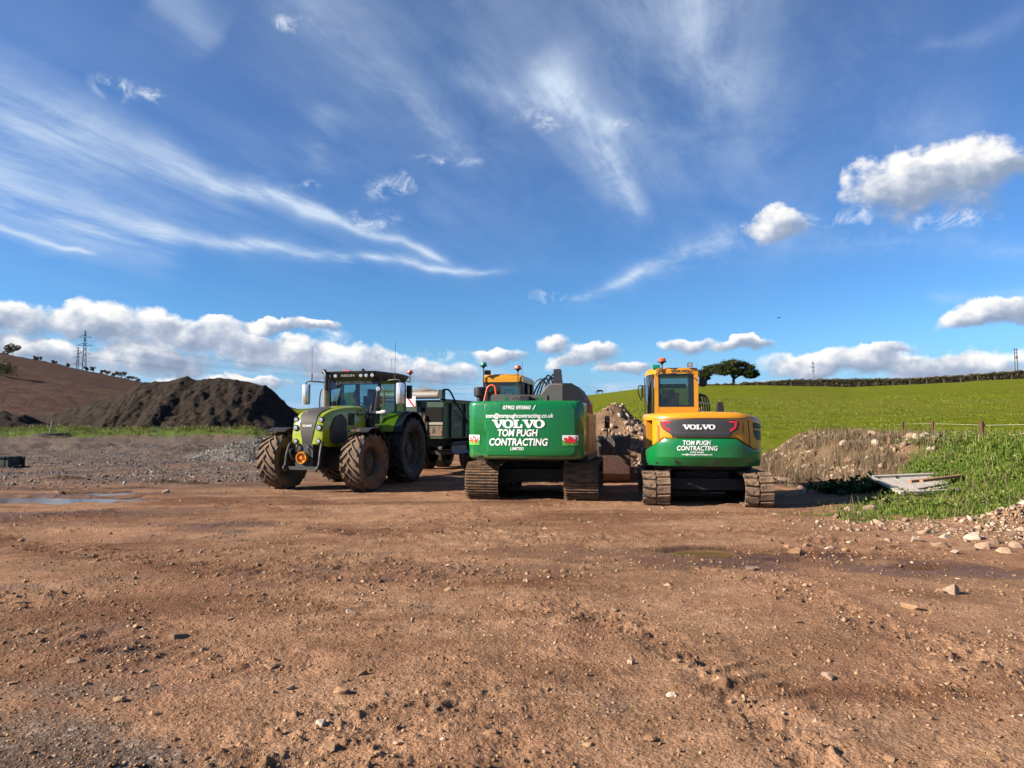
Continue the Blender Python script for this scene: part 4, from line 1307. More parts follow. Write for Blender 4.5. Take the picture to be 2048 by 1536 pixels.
st.box((-.62, .62, 1.72), (.5, .5, .15))
st.box((-.62, .31, 2.40), (.26, .09, .14), (-.1, 0, 0))
st.build('operator_seat', BLK, E2, bevel=.05, seg=3)
text_on(volvo_faces(.40, .050), lambda u, v: (-.42 + u, cy0 - .005, 2.845 + v), 'lettering', BLK, E2)
worklight(E2, (cx1 - .17, cy0 - .03, 2.98), (.1, 0, 0), .11, .10)
beacon(E2, -.80, cy0 - .02, 2.80, 3.14, AMB, .085)
q = MB()
q.box((-.93, cy0 + .06, 2.95), (.16, .10, .09), (0, 0, .2))
q.build('roof_lamp', GLENS, E2, bevel=.02)
q = MB()
q.tube([(-.80, cy0 - .01, 2.92), (-.92, cy0 - .02, 2.84), (-.88, cy0 - .02, 2.72), (-.70, cy0 - .015, 2.78), (-.5, cy0 - .01, 2.80)], .008, 6, 5)
q.build('cable', HOSE, E2)
q = MB()
q.tube([(cx1 - .17, cy0 - .02, 2.88), (cx1 - .25, cy0 - .02, 2.78), (cx1 - .10, cy0 - .02, 2.70), (cx1 + .01, cy0, 2.62)], .008, 6, 5)
q.build('cable', HOSE, E2)
q = MB()
q.tube([(cx1 - .05, cy0 + .1, 2.85), (cx1 + .10, cy0 + .3, 2.86), (cx1 + .20, cy0 + .7, 2.78), (cx1 + .22, cy0 + 1.0, 2.70)], .012, 6, 5)
q.prism(rrect(cx1 + .14, cx1 + .30, 2.55, 2.78, .05), cy0 + .98, cy0 + 1.02, 'y')
q.build('mirror', BLK, E2)
q = MB()
q.tube([(cx0 - .19, cy1 - .1, 2.6), (cx0 - .30, cy1, 2.62), (cx0 - .34, cy1, 2.50), (cx0 - .30, cy1, 2.35), (cx0 - .24, cy1, 2.25)], .016, 8, 4)
q.box((cx0 - .235, cy1 + .0, 2.47), (.05, .12, .28))
q.build('mirror', BLK, E2)
q = MB()
q.tube([(cx1 - .01, cy0 + .05, 2.85), (cx1 - .01, cy0 + .05, 3.02)], .003, 5)
q.build('antenna', BLK, E2)
q = MB()
q.prism([(.31, 1.93), (.46, 1.93), (.44, 2.15), (.34, 2.15)], -.72, -.52, 'y')
q.build('exhaust_stack', BLK, E2, bevel=.012)
# boom and its hoses beside the cab
bo = MB()
bo.prism([(.7, 1.2), (1.1, 1.15), (2.0, 1.75), (3.1, 1.85), (4.0, 1.2), (4.15, 1.4), (3.3, 2.15), (2.0, 2.12), (1.0, 1.75)], .05, .33, 'x')
bo.build('boom', YELD, E2, bevel=.02)
ar = MB()
ar.prism([(3.85, 1.5), (4.2, 1.4), (3.9, .5), (3.5, .22), (3.4, .32), (3.7, .7)], .08, .30, 'x')
ar.build('arm', YELD, E2, bevel=.02)
bk = MB()
bk.prism([(3.6, .45), (3.35, .52), (2.95, .32), (2.85, .1), (3.0, .02), (3.5, .03), (3.65, .1)], -.25, .63, 'x')
bk.build('bucket', UND, E2, bevel=.02)
for k in range(6):
    hs = MB()
    xx = .02 + .04 * k
    hs.tube([(xx + .02, .25, 1.75), (xx + .02 + .01 * k, .28, 2.05), (xx - .02 + .01 * k, .5, 2.36 - .02 * (k % 3)), (xx - .05, .9, 2.34), (xx - .02, 1.4, 2.1)], .017, 8, 6)
    hs.build('hydraulic_hose', HOSE, E2)
q = MB()
for zz_ in (1.98, 2.16):
    q.box((.15, .265, zz_), (.30, .05, .025), (0, .12, 0))
q.build('hose_clamp', STEEL, E2)
bl = MB()
bl.prism([(1.72, .06), (1.78, .03), (1.70, .30), (1.78, .52), (1.70, .52), (1.62, .28)], -1.2, 1.2, 'x')
bl.bb(-.7, -.5, .9, 1.7, .22, .34)
bl.bb(.5, .7, .9, 1.7, .22, .34)
d_ = bl.build('dozer_blade', UND, E2, bevel=.012)
d_.rotation_euler.z = R(-4)
# ------------------------------------------------------------------ tractor (local x forward, y to its left, z up; origin under the rear axle)
LIME = paint('lime_paint', (0.27, 0.335, 0.006), 0.28, 0.14, coat=0.45)
LIMED = paint('lime_paint_dusty', (0.20, 0.255, 0.007), 0.32, 0.4)
MESHG = muddy('dusty_grille_mesh', (0.055, 0.05, 0.045), 0.30, 0.8, 3.0, 0.2, (0.10, 0.082, 0.062))
TYRE = muddy('muddy_tyre', (0.035, 0.030, 0.027), 0.78, mudcol=(0.118, 0.078, 0.051), scale=4.0)
TYRED = muddy('dusty_tyre', (0.018, 0.016, 0.015), 0.42, mudcol=(0.075, 0.050, 0.034))
RIM = muddy('dusty_rim', (0.09, 0.085, 0.08), 0.5, mudcol=(0.10, 0.068, 0.046))
SILV = plain('silver_mirror_back', (0.66, 0.68, 0.71), 0.22, 0.55, var=0.08)
PTO = paint('ochre_guard', (0.62, 0.24, 0.010), 0.45, 0.2)
GTINT = glass('tractor_glass', (0.50, 0.72, 0.72), 0.80, 0.08)

TF = Vector((-0.268, -0.963, 0)).normalized()
TRF = Vector((-0.342, -0.940, 0)).normalized()
T = thing('tractor', 'lime green farm tractor with black grille, chunky muddy tyres and glazed black roofed cab', 'tractor', (-4.12, 20.95, -0.02), math.atan2(TF.y, TF.x))
WB, GA = 2.72, 1.17

def wheel(root, c, r, w, rim_r, steer, side, nlug, tyre_m, lug_h, turn=0.0):
    """side: +1 the outer face looks to +y."""
    w2 = w / 2
    t = MB()
    pr = [(rim_r, -w2 * .72), (rim_r + .05, -w2 * .86), (r * .78, -w2 * 1.0), (r * .90, -w2 * .97), (r - .075, -w2 * .84), (r - .045, -w2 * .5), (r - .035, 0),
          (r - .045, w2 * .5), (r - .075, w2 * .84), (r * .90, w2 * .97), (r * .78, w2), (rim_r + .05, w2 * .86), (rim_r, w2 * .72)]
    t.lathe(pr, (0, 0, 0), 'y', 56, cap=False)
    wo = bpy.data.objects.new('wheel', None)
    COL.objects.link(wo)
    wo.parent = root
    wo.location = c
    wo.rotation_euler = (0, turn, steer)
    wo.rotation_mode = 'ZYX' if False else 'XYZ'
    t.build('tyre', tyre_m, wo, sharp=50)
    rm = MB()
    s = side
    rm.lathe([(rim_r + .012, s * w2 * .78), (rim_r + .02, s * w2 * .74), (rim_r - .02, s * w2 * .62), (rim_r - .045, s * w2 * .30), (rim_r * .93, s * w2 * .12), (rim_r * .62, s * w2 * .02),
              (rim_r * .52, s * w2 * .22), (rim_r * .34, s * w2 * .30), (rim_r * .30, s * w2 * .52), (.03, s * w2 * .56)], (0, 0, 0), 'y', 40, cap=False)
    rm.lathe([(rim_r + .012, -s * w2 * .78), (rim_r - .03, -s * w2 * .6), (rim_r * .9, -s * w2 * .1), (.05, -s * w2 * .05)], (0, 0, 0), 'y', 40, cap=False)
    ro = rm.build('rim', RIM, wo, sharp=40)
    for k in range(8):
        a = 2 * math.pi * k / 8
        b = MB()
        b.cyl((rim_r * .43 * math.sin(a), s * w2 * .24, rim_r * .43 * math.cos(a)), (rim_r * .43 * math.sin(a), s * w2 * .36, rim_r * .43 * math.cos(a)), .022, n=6)
        b.build('wheel_nut', RIM, wo)
    meshes = []
    for sd_ in (1, -1):
        L = MB()
        rings = []
        sect = 8
        for i in range(sect + 1):
            u = i / sect
            y = sd_ * (-.03 + (w2 * 1.0 + .03) * u)
            ay = abs(y) / w2
            rb = np.interp(ay, [0, .5, .84, .97, 1.0], [r - .035, r - .045, r - .075, r * .905, r * .88])
            rt = np.interp(ay, [0, .5, .86, 1.0], [r, r - .004, r - .018, r * .905])
            ang_ = .50 * u ** .85
            hw = (.030 + .018 * u)
            ring = []
            for rr_, q in ((rb - .02, -1.25), (rt, -.85), (rt, .85), (rb - .02, 1.25)):
                a = ang_ + q * hw / r
                ring.append((rr_ * math.sin(a), y, rr_ * math.cos(a)))
            rings.append(ring)
        L.loft(rings)
        meshes.append(L.mesh('tread_lug', tyre_m, bevel=.006, seg=1))
    for k in range(nlug):
        for q, me in enumerate(meshes):
            o = link('tread_lug', me, wo)
            o.rotation_euler = (0, -2 * math.pi * (k + .5 * q) / nlug, 0)
    return wo
wheel(T, (0, -1.02, .965), .965, .66, .54, 0, -1, 19, TYRED, .05)
wheel(T, (0, 1.02, .965), .965, .66, .54, 0, 1, 19, TYRED, .05, .1)
STEER = R(-7)
wheel(T, (WB, -GA, .745), .745, .58, .39, STEER, -1, 18, TYRE, .05, .07)
wheel(T, (WB, GA, .745), .745, .58, .39, STEER, 1, 18, TYRE, .05, .15)

# chassis
q = MB()
q.bb(.1, WB + .55, -.26, .26, .62, 1.15)
q.bb(-.45, .9, -.38, .38, .62, 1.25)
q.cyl((0, -.8, .965), (0, .8, .965), .17, n=20)
q.build('transmission', DARK, T, bevel=.03)
q = MB()
q.prism([(-.85, .55), (.85, .55), (.85, .85), (.35, .95), (-.35, .95), (-.85, .85)], WB - .16, WB + .16, 'x')
q.build('front_axle', UND, T, bevel=.03)
# bonnet: lofted cross sections from cab to nose
def bon(x, hw, zt, zb, crown=.07, sh=.16):
    return [(x, -hw * .98, zb), (x, -hw, zb + (zt - zb) * .45), (x, -hw * .97, zt - sh), (x, -hw * .80, zt - sh * .30), (x, -hw * .42, zt - crown * .15), (x, 0, zt),
            (x, hw * .42, zt - crown * .15), (x, hw * .80, zt - sh * .30), (x, hw * .97, zt - sh), (x, hw, zb + (zt - zb) * .45), (x, hw * .98, zb)]
mb = MB()
mb.loft([bon(1.38, .50, 2.20, 1.18), bon(1.9, .50, 2.19, 1.12), bon(2.5, .49, 2.15, 1.10), bon(3.0, .475, 2.08, 1.12), bon(3.28, .455, 2.0, 1.14, .08, .18),
         bon(3.42, .435, 1.90, 1.16, .08, .18), bon(3.48, .42, 1.72, 1.18, .06, .16), bon(3.50, .41, 1.45, 1.2, .05, .12)])
bonnet = mb.build('bonnet', LIME, T, bevel=0.0, sharp=38)
# black dusty centre strip from roof of the nose down to the bumper
def top_z(x):
    return np.interp(x, [1.38, 1.9, 2.5, 3.0, 3.28, 3.42, 3.48, 3.50], [2.20, 2.19, 2.15, 2.08, 2.0, 1.90, 1.72, 1.45])
q = MB()
prof = [(2.55, top_z(2.55) + .012, .05), (2.75, top_z(2.75) + .012, .22), (3.0, top_z(3.0) + .012, .25), (3.28, top_z(3.28) + .012, .245), (3.43, 1.90 + .01, .235), (3.495, 1.72, .22), (3.515, 1.45, .165), (3.50, 1.16, .12)]
rings = [[(x, -h_, z - .004 - .05 * h_), (x, -h_ * .5, z), (x, h_ * .5, z), (x, h_, z - .004 - .05 * h_), (x - .05, h_, z - .09), (x - .05, -h_, z - .09)] for x, z, h_ in prof]
q.loft(rings)
q.build('nose_grille', MESHG, T, sharp=50)
for s in (-1, 1):
    g = MB()
    g.prism([(2.42, 1.32), (2.46, 1.80), (2.72, 1.96), (3.02, 1.86), (3.20, 1.62), (3.22, 1.30), (3.12, 1.22), (2.52, 1.22)], s * .455, s * .515, 'y')
    g.build('side_grille', MESHG, T, bevel=.015)
    for k in range(4):
        v = MB()
        x_ = 2.02 + k * .075
        v.prism([(x_, 1.98), (x_ + .045, 1.98), (x_ + .10, 1.66), (x_ + .055, 1.66)], s * .49, s * .515, 'y')
        v.build('vent_slot', BLK, T)
    v = MB()
    v.prism([(1.48, 2.08), (1.86, 2.06), (1.90, 1.93), (1.52, 1.93)], s * .49, s * .512, 'y')
    v.build('model_plate', BLKG, T, bevel=.004)
    text_on(text_flat('530', .22, .075, 0, .02), (lambda s: lambda u, v: (1.69 - s * u, s * .518, 1.995 + v))(s), 'lettering', SILV, T)
    # stacked round lamps in lime cheeks
    for z_, rr_, x_, y_ in ((1.80, .058, 3.44, .345), (1.60, .062, 3.492, .325), (1.27, .055, 3.50, .315)):
        lm = MB()
        lm.lathe([(rr_ * 1.3, -.05), (rr_ * 1.28, .012), (rr_ * 1.0, .03), (rr_ * .95, .012)], (x_, s * y_, z_), 'x', 20)
        lo = lm.build('headlamp', BLK, T)
        lm = MB()
        lm.lathe([(rr_ * .93, .0), (rr_ * .9, .022), (.01, .028)], (x_, s * y_, z_), 'x', 18)
        lm.build('lens', LAMPG, lo)
text_on(text_flat('CLAAS', .25, .052, 0, .03), lambda u, v: (3.512 + .0 * u - .02 * v, u, 1.655 + v), 'lettering', WHITE, T)
# front linkage and weight carrier
q = MB()
q.bb(3.35, 3.62, -.24, .24, .62, 1.20)
q.bb(3.55, 3.72, -.40, .40, .58, .66)
q.build('front_carrier', DARK, T, bevel=.02)
for s in (-1, 1):
    q = MB()
    q.tube([(3.45, s * .42, 1.22), (3.55, s * .44, 1.20), (3.66, s * .46, .95), (3.70, s * .46, .72), (3.78, s * .46, .62), (3.74, s * .40, .56)], .035, 8, 4)
    q.build('linkage_arm', DARK, T)
q = MB()
q.lathe([(.15, .0), (.15, .05), (.14, .09), (.125, .09), (.115, .02), (.04, .02), (.04, .08), (.03, .09)], (3.63, -.03, .87), 'x', 28)
q.build('drive_shaft_guard', PTO, T)
q = MB()
q.tube([(3.60, -.28, 1.10), (3.70, -.34, 1.05), (3.68, -.30, .85), (3.62, -.2, .8)], .025, 7, 4)
q.tube([(3.60, .10, 1.18), (3.70, .16, 1.12), (3.66, .20, .95)], .02, 7, 4)
q.tube([(3.6, -.12, 1.2), (3.68, -.16, 1.16), (3.66, -.2, 1.02)], .02, 7, 4)
q.build('hydraulic_hose', HOSE, T)
# mudguards
def guard(cx, cy, cz, r, w, a0, a1, m, name, th=.02, lip=0.0):
    g = MB()
    n = 18
    rings = []
    for k in range(n + 1):
        a = a0 + (a1 - a0) * k / n
        s_, c_ = math.sin(a), math.cos(a)
        rings.append([(cx + r * s_, cy - w / 2, cz + r * c_), (cx + r * s_, cy + w / 2, cz + r * c_), (cx + (r - th) * s_, cy + w / 2, cz + (r - th) * c_), (cx + (r - th) * s_, cy - w / 2, cz + (r - th) * c_)])
    g.loft(rings)
    return g.build(name, m, T, bevel=.006, seg=1)
for s in (-1, 1):
    guard(WB, s * GA, .745, .86, .56, R(-78), R(28), muddy('muddy_mudguard', (.02, .02, .02), .35), 'front_mudguard')
    q = MB()
    q.tube([(WB - .15, s * .45, .95), (WB - .2, s * .7, 1.3), (WB - .2, s * .95, 1.58)], .03, 8, 4)
    q.build('mudguard_stay', DARK, T)
    guard(0, s * 1.02, .965, 1.10, .62, R(-95), R(62), BLK, 'rear_mudguard')
    g = MB()
    n = 16
    ins = s * .70
    rings = []
    for k in range(n + 1):
        a = R(-95) + R(157) * k / n
        rings.append([(1.12 * math.sin(a), s * .70, .965 + 1.12 * math.cos(a)), (1.12 * math.sin(a), s * 1.12, .965 + 1.12 * math.cos(a)), (1.09 * math.sin(a), s * 1.12, .965 + 1.09 * math.cos(a)), (1.09 * math.sin(a), s * .70, .965 + 1.09 * math.cos(a))])
    g.loft(rings)
    g.prism([(1.12 * math.sin(R(-95)), .965), (1.12 * math.sin(R(-60)), .965 + 1.12 * math.cos(R(-60))), (-.55, 1.95), (0, 2.085), (.55, 1.95), (1.0, 1.5), (1.05, 1.05), (.6, 1.0)], s * .70, s * .74, 'y')
    g.build('fender', LIMED, T, bevel=.006, seg=1)
# cab
CB = BLK
fr = MB()
def strut(a, b, r=.045):
    fr.tube([a, b], r, 6)
for s in (-1, 1):
    strut((1.30, s * .62, 1.30), (1.12, s * .80, 2.95), .05)
    strut((.28, s * .86, 1.50), (.22, s * .85, 2.95), .04)
    strut((-.62, s * .76, 1.95), (-.55, s * .76, 2.95), .05)
    fr.prism([(1.28, 1.05), (1.30, 1.55), (.85, 1.62), (.30, 1.60), (-.60, 2.05), (-.62, 1.75), (.2, 1.2)], s * .66, s * .72, 'y')
fr.bb(-.6, 1.25, -.66, .66, 1.10, 1.22)
fr.bb(1.24, 1.32, -.55, .55, 1.25, 2.02)
fr.build('cab_frame', CB, T, bevel=.01)
def pane(pts, name='window'):
    g = MB()
    g.add(pts, [(0, 1, 2, 3)])
    return g.build(name, GTINT, T, smooth=False)
ws = pane([(1.28, -.58, 1.95), (1.28, .58, 1.95), (1.13, .76, 2.93), (1.13, -.76, 2.93)], 'windscreen')
for s in (-1, 1):
    pane([(1.27, s * .64, 1.55), (.30, s * .87, 1.55), (.24, s * .87, 2.93), (1.13, s * .81, 2.93)], 'door_window')
    pane([(.27, s * .88, 1.62), (-.60, s * .79, 2.02), (-.53, s * .78, 2.93), (.21, s * .87, 2.93)], 'rear_side_window')
pane([(-.62, -.72, 1.95), (-.62, .72, 1.95), (-.57, .72, 2.93), (-.57, -.72, 2.93)], 'rear_window')
rf = MB()
def rr2(z, gx, gy):
    return [(1.42 - gx, -.80 + gy, z), (1.48 - gx, -.5 + gy * .5, z), (1.48 - gx, .5 - gy * .5, z), (1.42 - gx, .80 - gy, z), (.2, .98 - gy, z), (-.70 + gx, .86 - gy, z), (-.70 + gx, -.86 + gy, z), (.2, -.98 + gy, z)]
rf.loft([rr2(2.90, .20, .12), rr2(2.96, .14, .07), rr2(3.10, .02, .0), rr2(3.135, .0, .0), rr2(3.16, .06, .05), rr2(3.175, .25, .2)])
rf.build('cab_roof', BLK, T, sharp=35)
text_on(text_flat('ARION', .42, .065, 0, .01), lambda u, v: (1.43 + .3 * v, u - .05, 3.035 + v), 'lettering', SILV, T)
text_on(text_flat('TOM PUGH CONTRACTING', 1.12, .085, .16, .014), lambda u, v: (1.152 - .15 * (v + .0), u, 2.855 + v), 'lettering', WHITE, ws)
for y_ in (-.62, -.42, .36, .52, .70):
    l_ = MB()
    l_.lathe([(.055, 0), (.05, .03), (.01, .04)], (1.40, y_, 3.03), 'x', 16)
    l_.build('roof_light', LAMPG, T)
# cab interior
q = MB()
q.box((.05, 0, 2.15), (.14, .50, .75), (0, -.12, 0))
q.box((.0, 0, 2.62), (.10, .28, .2), (0, -.1, 0))
q.box((.28, 0, 1.78), (.52, .52, .16))
q.build('driver_seat', BLK, T, bevel=.05, seg=3)
q = MB()
q.lathe([(.19, -.015), (.205, 0), (.19, .015), (.175, 0), (.19, -.015)], (0, 0, 0), 'z', 24, cap=False)
q.tube([(0, -.18, 0), (0, .18, 0)], .015)
q.tube([(0, 0, 0), (.06, 0, -.5)], .03)
o = q.build('steering_wheel', BLK, T)
o.location = (.78, 0, 2.22)
o.rotation_euler = (0, -.45, 0)
q = MB()
q.box((1.0, 0, 2.05), (.25, .34, .3))
q.box((.35, -.42, 1.95), (.6, .18, .12))
q.box((.65, -.62, 2.25), (.10, .16, .26))
q.build('dashboard', BLK, T, bevel=.04)
q = MB()
q.tube([(1.20, -.30, 1.98), (1.19, .42, 2.03)], .012)
q.build('wiper', BLK, T)
# exhaust and air intake
q = MB()
q.cyl((1.50, -.66, 1.75), (1.50, -.66, 2.62), .105, n=24)
q.build('silencer', plain('dusty_silencer', (.20, .18, .155), .5, .4), T, bevel=.01)
q = MB()
q.tube([(1.50, -.66, 2.55), (1.50, -.66, 2.95), (1.49, -.67, 3.06), (1.45, -.74, 3.15), (1.42, -.80, 3.17)], .062, 14, 5)
q.build('exhaust_pipe', BLK, T)
# mirrors on long arms
for s in (-1, 1):
    q = MB()
    q.tube([(1.15, s * .80, 2.86), (1.22, s * 1.15, 2.90), (1.24, s * 1.42, 2.90), (1.24, s * 1.45, 2.82)], .022, 8, 3)
    q.build('mirror_arm', BLK, T)
    ml = MB()
    def mring(z, k, bulge):
        return [(1.20, s * (1.45) - .115 * k, z), (1.20, s * 1.45 + .115 * k, z), (1.27 + bulge * .4, s * 1.45 + .10 * k, z), (1.31 + bulge, s * 1.45 + .03 * k, z), (1.31 + bulge, s * 1.45 - .05 * k, z), (1.27 + bulge * .4, s * 1.45 - .105 * k, z)]
    ml.loft([mring(2.25, .86, -.02), mring(2.28, .95, 0), mring(2.55, 1.0, .02), mring(2.78, 1.0, .0), mring(2.82, .92, -.02)])
    mm = ml.build('mirror', SILV, T, bevel=.01, sharp=30)
    q = MB()
    q.bb(1.192, 1.198, s * 1.45 - .10, s * 1.45 + .10, 2.30, 2.78)
    q.build('mirror_glass', BLKG, mm)
    # aerials, grab rails, lamps
    q = MB()
    q.tube([(1.22, s * 1.28, 2.90), (1.22, s * 1.28, 3.12)], .016)
    q.tube([(1.22, s * 1.28, 3.1), (1.22, s * 1.29, 3.95)], .005, 5)
    q.build('aerial', BLK, T)
    q = MB()
    q.tube([(1.20, s * .88, 2.72), (1.25, s * .98, 2.60), (1.28, s * .98, 2.15), (1.28, s * .84, 2.02)], .018, 7, 3)
    q.build('grab_rail', BLK, T)
    q = MB()
    q.lathe([(.04, -.06), (.07, -.03), (.075, .02), (.06, .035), (.01, .04)], (1.27, s * .82, 2.66), 'x', 18)
    o = q.build('cab_lamp', BLK, T)
    q = MB()
    q.lathe([(.066, .032), (.06, .043), (.01, .048)], (1.27, s * .82, 2.66), 'x', 18)
    q.build('lens', LAMPG, o)
    q = MB()
    q.box((1.30, s * .80, 2.02), (.06, .30, .06))
    q.lathe([(.055, -.07), (.062, .0), (.05, .06), (.02, .075)], (1.32, s * 1.0, 2.02), 'y', 16)
    q.build('marker_lamp', plain('pale_lamp', (.55, .54, .50), .35), T)
q = MB()
for dy_, dz_ in ((.48, 1.98), (.55, 1.90), (.48, 1.84)):
    q.lathe([(.05, -.02), (.05, .02), (.036, .022), (.036, -.022), (.05, -.02)], (1.42, dy_, dz_), 'x', 14, cap=False)
q.build('coupling_cap', STEEL, T)
q = MB()
q.tube([(1.35, .62, 1.2), (1.37, .62, 1.95), (1.37, .68, 2.2)], .03, 8)
q.build('cable_conduit', BLK, T)
# steps and tank on the left side
q = MB()
for k in range(3):
    q.box((.95 + .02 * k, 1.0 - .05 * k, .55 + k * .33), (.38, .28, .04))
q.bb(.76, .80, .70, 1.10, .5, 1.35)
q.bb(1.12, 1.16, .70, 1.10, .5, 1.35)
q.build('cab_steps', UND, T, bevel=.008)
q = MB()
q.bb(.78, 1.75, -.95, -.45, .60, 1.15)
q.bb(1.2, 1.8, .42, .72, .62, 1.15)
q.build('fuel_tank', BLK, T, bevel=.06, seg=3)
beacon(T, -.40, 1.02, 2.92, 3.30, AMB, .08)
q = MB()
q.tube([(-.40, 1.02, 2.94), (-.42, .84, 2.98)], .014)
q.build('beacon_bracket', BLK, T)
q = MB()
q.box((.9, -.35, 3.20), (.12, .22, .05))
q.build('roof_marker', AMB, T, bevel=.015)
q = MB()
q.lathe([(.06, 3.16), (.055, 3.24), (.02, 3.27)], (.85, .12, 0), n=14)
q.build('satellite_dome', BLK, T)
q = MB()
q.tube([(.0, .62, 3.15), (.0, .60, 3.62)], .004, 5)
q.build('aerial', BLK, T)
q = MB()
q.bb(-.62, -.50, .86, 1.0, 2.45, 2.85)
q.build('rear_work_light', BLK, T, bevel=.02)

# ------------------------------------------------------------------ tipping trailer hitched behind (same heading)
TGR = paint('trailer_green', (0.008, 0.036, 0.020), 0.5, 0.08)
TGD = muddy('trailer_mud_panel', (0.030, 0.034, 0.030), 0.35)
TR = thing('farm_trailer', 'dark green high sided tipping trailer with rolled tarpaulin, parked behind the tractor', 'trailer', (-3.36, 23.85, -0.02), math.atan2(TRF.y, TRF.x))
LB, HB = 6.6, 1.16
q = MB()
q.bb(-LB, 0, -HB, HB, 1.22, 1.30)
q.bb(-LB, -.06, HB - .06, HB, 1.3, 2.50)
q.bb(-LB, -.06, -HB, -HB + .06, 1.3, 2.50)
q.bb(-.06, 0, -HB, HB, 1.3, 2.50)
q.bb(-LB, -LB + .06, -HB + .06, HB - .06, 1.3, 2.50)
body = q.build('body', TGR, TR, bevel=.012)
for s in (-1, 1):
    for k in range(6):
        q = MB()
        x_ = -.55 - k * 1.18
        q.prism([(x_ - .06, 1.24), (x_ + .06, 1.24), (x_ + .05, 2.46), (x_ - .05, 2.46)], s * HB, s * (HB + .07), 'y')
        q.build('side_post', TGR, TR, bevel=.01)
    q = MB()
    q.bb(-LB, .02, s * HB, s * (HB + .09), 2.40, 2.53)
    q.build('top_rail', TGR, TR, bevel=.015)
    q = MB()
    q.bb(-LB, 0, s * HB, s * (HB + .02), 1.78, 1.81)
    q.build('side_rib', TGR, TR)
text_on(text_flat('HERCULES', .62, .11, 0, .01), lambda u, v: (-1.12 - u, HB + .012, 1.70 + v), 'lettering', plain('faded_lettering', (.35, .38, .35), .5), TR)
text_on(text_flat('M&S', .30, .10, 0, .01), lambda u, v: (-.85 - u, HB + .012, 2.24 + v), 'lettering', MATS['faded_lettering'], TR)
text_on(text_flat('T', .10, .15, 0, .01), lambda u, v: (-2.35 - u, HB + .012, 2.15 + v), 'lettering', MATS['faded_lettering'], TR)
# front board: window mesh, mud, ladder bar
q = MB()
q.bb(0.002, .02, .62, 1.14, 1.30, 1.64)
q.build('mud_apron', muddy('caked_mud', (.03, .028, .025), .75, mudcol=(.13, .09, .06)), TR)
q = MB()
q.bb(.002, .025, .36, 1.14, 1.80, 2.26)
q.build('front_hatch', plain('hatch_mesh', (.012, .011, .010), .85, spec=.1), TR, bevel=.004)
q = MB()
q.bb(.002, .03, .62, 1.15, 1.68, 1.76)
q.build('reflector_strip', plain('worn_strip', (.30, .26, .20), .6, var=.6, scale=30), TR)
q = MB()
q.cyl((.08, .52, 1.18), (.08, .52, 2.0), .035, n=10)
for z_ in (1.25, 1.45, 1.85):
    q.cyl((.08, .52, z_), (.08, .52, z_ + .05), .055, n=10)
q.build('tailgate_ram', muddy('rusty_ram', (.18, .11, .07), .4), TR)
# rolled sheet
q = MB()
q.cyl((.06, -HB - .02, 2.66), (.06, HB - .12, 2.66), .125, n=22)
q.build('sheet_housing', paint('dusty_tube', (.24, .22, .19), .5, .5), TR, bevel=.01)
q = MB()
q.tube([(.0, -HB, 2.80), (.02, -.6, 2.83), (-.02, 0, 2.80), (.03, .5, 2.82), (.0, HB - .25, 2.79)], [.05, .07, .055, .075, .05], 10, 6)
q.build('rolled_sheet', muddy('dirty_canvas', (.12, .10, .075), .4, mudcol=(.16, .12, .08)), TR)
q = MB()
q.box((.06, HB - .03, 2.68), (.26, .14, .30))
q.bb(-.02, .06, HB - .08, HB, 2.45, 2.60)
q.build('sheet_motor', BLK, TR, bevel=.02)
q = MB()
q.tube([(.05, HB - .05, 2.80), (-.02, HB + .05, 2.84), (-.25, HB + .12, 2.80), (-.7, HB + .13, 2.45), (-1.6, HB + .12, 1.9), (-2.6, HB + .12, 1.25)], .032, 8, 5)
q.build('sheet_arm', BLK, TR)
# warning board: red and white diagonal stripes
wb = MB()
wb.bb(.20, .215, -.12, .24, 2.28, 2.62)
wbo = wb.build('warning_board', WHITE, TR)
for k in (-1, 0, 1):
    q = MB()
    c0 = .06 + k * .24
    pts = [(c0 + .20, 2.285), (c0 + .08, 2.285), (c0 - .22, 2.615), (c0 - .10, 2.615)]
    pts = [(min(max(y, -.116), .236), z) for y, z in pts]
    if len(set(pts)) < 4:
        continue
    q.add([(.219, y, z) for y, z in pts], [(0, 1, 2, 3)])
    q.build('stripe', REDV, wbo, smooth=False)
# chassis, drawbar, guard and tandem wheels
q = MB()
q.bb(-LB, 1.2, -.45, -.28, .92, 1.22)
q.bb(-LB, 1.2, .28, .45, .92, 1.22)
q.prism([(1.2, -.4), (1.2, .4), (2.7, .08), (2.7, -.08)], .72, .9, 'z')
q.bb(-5.6, -2.6, -.85, .85, .58, .72)
q.build('chassis', DARK, TR, bevel=.02)
q = MB()
q.prism([(HB + .06, 1.10), (HB - .02, .98), (HB - .02, .80), (HB + .10, .68), (HB + .13, .70), (HB + .02, .82), (HB + .02, .96), (HB + .09, 1.07)], -1.9, -.65, 'x')
q.build('side_guard', plain('dull_aluminium', (.14, .14, .145), .5, .5), TR, bevel=.006)
for x_ in (-2.9, -4.35):
    for s in (-1, 1):
        wo = bpy.data.objects.new('wheel', None)
        COL.objects.link(wo)
        wo.parent = TR
        wo.location = (x_, s * .92, .60)
        t = MB()
        t.lathe([(.33, -.24), (.50, -.27), (.58, -.22), (.60, 0), (.58, .22), (.50, .27), (.33, .24)], (0, 0, 0), 'y', 40, cap=False)
        t.build('tyre', TYRED, wo, sharp=50)
        t = MB()
        t.lathe([(.345, s * .25), (.31, s * .20), (.29, s * .05), (.17, s * .02), (.14, s * .14), (.02, s * .15)], (0, 0, 0), 'y', 30, cap=False)
        t.build('rim', RIM, wo, sharp=40)
